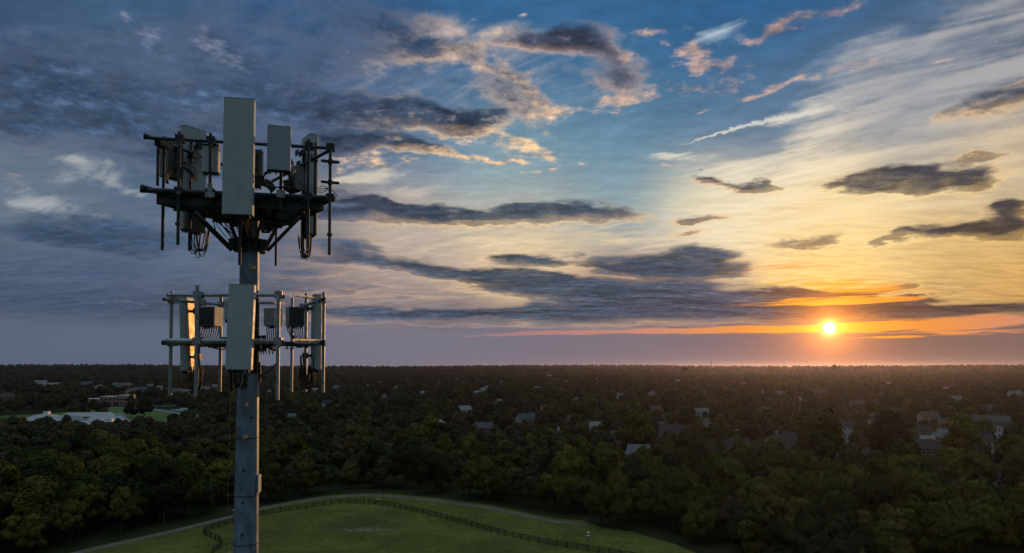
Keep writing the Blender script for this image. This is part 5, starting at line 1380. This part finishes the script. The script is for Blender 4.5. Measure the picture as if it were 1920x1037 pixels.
made = {}
def plant(x, y, z, s, k, colr, label, group, rz):
    cm, tm, h, rad, shape = KINDS[k]
    if k not in made:
        root = thing('tree', label, 'tree', (x, y, z), rz, group)
        for nm, me in (('crown', cm), ('trunk', tm)):
            o = bpy.data.objects.new(nm, me); COL.objects.link(o); o.parent = root
        made[k] = root
    else:
        src = made[k]; root = src.copy(); COL.objects.link(root)
        for ch in src.children:
            c = ch.copy(); COL.objects.link(c); c.parent = root
        root.location = (x, y, z); root.rotation_euler = (0, 0, rz); tag(root, label, 'tree', group)
    root.scale = (s, s, s * (0.92 + 0.16 * ((x * 7.3 + y * 3.1) % 1.0)))
    for ch in root.children:
        if ch.name.startswith('crown'):
            ch.material_slots[0].link = 'OBJECT'; ch.material_slots[0].material = LEAF[colr]
    return root
COLS = ['dark green', 'olive green', 'yellowish green', 'brownish', 'blackish green']
def region(px, row):
    if px < 220: a = 'at the left end of the wood'
    elif px < 440: a = 'in the wood left of the pole'
    elif px < 640: a = 'in the wood right of the pole'
    elif px < 860: a = 'in the wood behind the path bend'
    elif px < 1100: a = 'in the wood above the path end'
    elif px < 1330: a = 'in the wood beyond the right fence'
    elif px < 1620: a = 'in the wood below the sun'
    else: a = 'in the wood at lower right'
    return a
for i in sorted(mine, key=lambda i: ok[i][1]):
    x, y, s, k, fd = ok[i]
    px, py = to_px((x, y, 8))
    # hue follows patches in the wood with a random share
    v = math.sin(x * 0.061 + 1.3) + math.sin(y * 0.083 + x * 0.031) + g.uniform(-1.3, 1.3)
    colr = 'yellowish green' if v > 1.9 else 'olive green' if v > 0.35 else 'dark green' if v > -1.0 else 'blackish green'
    if px > 1000 and g.random() < 0.22: colr = 'brownish' if colr != 'yellowish green' else 'olive green'
    size = 'big' if s > 1.0 else ('middling' if s > 0.86 else 'small')
    row = 'front row' if fd < 14 else ('second row' if fd < 26 else ('in the middle rows' if fd < 42 else 'towards the back'))
    reg = region(px, row)
    plant(x, y, 0.0, s, k, colr, '%s %s %s tree %s, %s' % (size, KINDS[k][4], colr, reg, row), 'trees ' + reg, g.uniform(0, 6.283))
for (px, py, k, s, colr, lab) in special:
    p = ground_at(px, py); plant(p.x, p.y, p.z, s, k, colr, lab, 'trees that stand out beyond the wood', g.uniform(0, 6.283))

# ---- all the other trees: one mass of woodland
rest = [c for i, c in enumerate(ok) if i not in mine]
extra = [(at(1283, 688, 1900).x, 1900.0, 1.9, 0), (at(1289, 688, 1910).x, 1910.0, 1.7, 0), (at(1565, 688, 2300).x, 2300.0, 1.9, 0), (at(1573, 688, 2310).x, 2310.0, 1.6, 0), (at(1558, 688, 2310).x, 2310.0, 1.5, 0), (at(1602, 688, 2400).x, 2400.0, 1.7, 0)]
pts = [(x, y, terrain(x, y) - 0.1) for x, y, s, k, fd in rest] + [(x, y, EYE - 12.5 * s + (2.5 if s > 1.65 else 0.5)) for x, y, s, k in extra]
scl = [s for x, y, s, k, fd in rest] + [s for x, y, s, k in extra]
print('trees', len(mine), 'mass', len(pts))
me = bpy.data.meshes.new('woodland'); me.from_pydata(pts, [], [])
at_s = me.attributes.new('tree_scale', 'FLOAT', 'POINT'); at_s.data.foreach_set('value', scl)
at_r = me.attributes.new('tree_turn', 'FLOAT', 'POINT'); at_r.data.foreach_set('value', [g.uniform(0, 6.283) for _ in pts])
at_i = me.attributes.new('tree_kind', 'INT', 'POINT'); at_i.data.foreach_set('value', [g.randrange(6) for _ in pts])
wood = bpy.data.objects.new('woodland', me); COL.objects.link(wood)
tag(wood, 'mass of dark trees stretching from behind the near wood to the horizon', 'woodland', kind='stuff')
ng = bpy.data.node_groups.new('tree_mass', 'GeometryNodeTree')
ng.interface.new_socket('Geometry', in_out='INPUT', socket_type='NodeSocketGeometry'); ng.interface.new_socket('Geometry', in_out='OUTPUT', socket_type='NodeSocketGeometry')
N = ng.nodes; gi, go = N.new('NodeGroupInput'), N.new('NodeGroupOutput')
iop = N.new('GeometryNodeInstanceOnPoints'); ci = N.new('GeometryNodeCollectionInfo'); ci.inputs['Collection'].default_value = FARP
ci.inputs['Separate Children'].default_value = True; ci.inputs['Reset Children'].default_value = True
def named(nm, ty):
    n = N.new('GeometryNodeInputNamedAttribute'); n.data_type = ty; n.inputs[0].default_value = nm
    return [o for o in n.outputs if o.enabled and o.name == 'Attribute'][0]
L = ng.links
L.new(gi.outputs[0], iop.inputs['Points']); L.new(ci.outputs[0], iop.inputs['Instance']); iop.inputs['Pick Instance'].default_value = True
L.new(named('tree_kind', 'INT'), iop.inputs['Instance Index']); L.new(named('tree_scale', 'FLOAT'), iop.inputs['Scale'])
cx = N.new('ShaderNodeCombineXYZ'); L.new(named('tree_turn', 'FLOAT'), cx.inputs[2]); L.new(cx.outputs[0], iop.inputs['Rotation'])
L.new(iop.outputs[0], go.inputs[0])
md = wood.modifiers.new('tree_mass', 'NODES'); md.node_group = ng
# ------------------------------------------------------------------ evening haze
HAZE = 0.000030
m = MB(); m.box((0, 0, 36.5), (19400, 19400, 75.0)); hz = m.build('haze', bpy.data.materials.new('haze'))
tag(hz, kind='stuff')
hm = hz.data.materials[0]; hm.use_nodes = True; hm.node_tree.nodes.clear()
pv = hm.node_tree.nodes.new('ShaderNodeVolumePrincipled'); pv.inputs['Color'].default_value = (0.52, 0.52, 0.82, 1)
pv.inputs['Density'].default_value = HAZE; pv.inputs['Anisotropy'].default_value = 0.76
ho = hm.node_tree.nodes.new('ShaderNodeOutputMaterial'); hm.node_tree.links.new(pv.outputs[0], ho.inputs['Volume'])
hm.cycles.homogeneous_volume = True
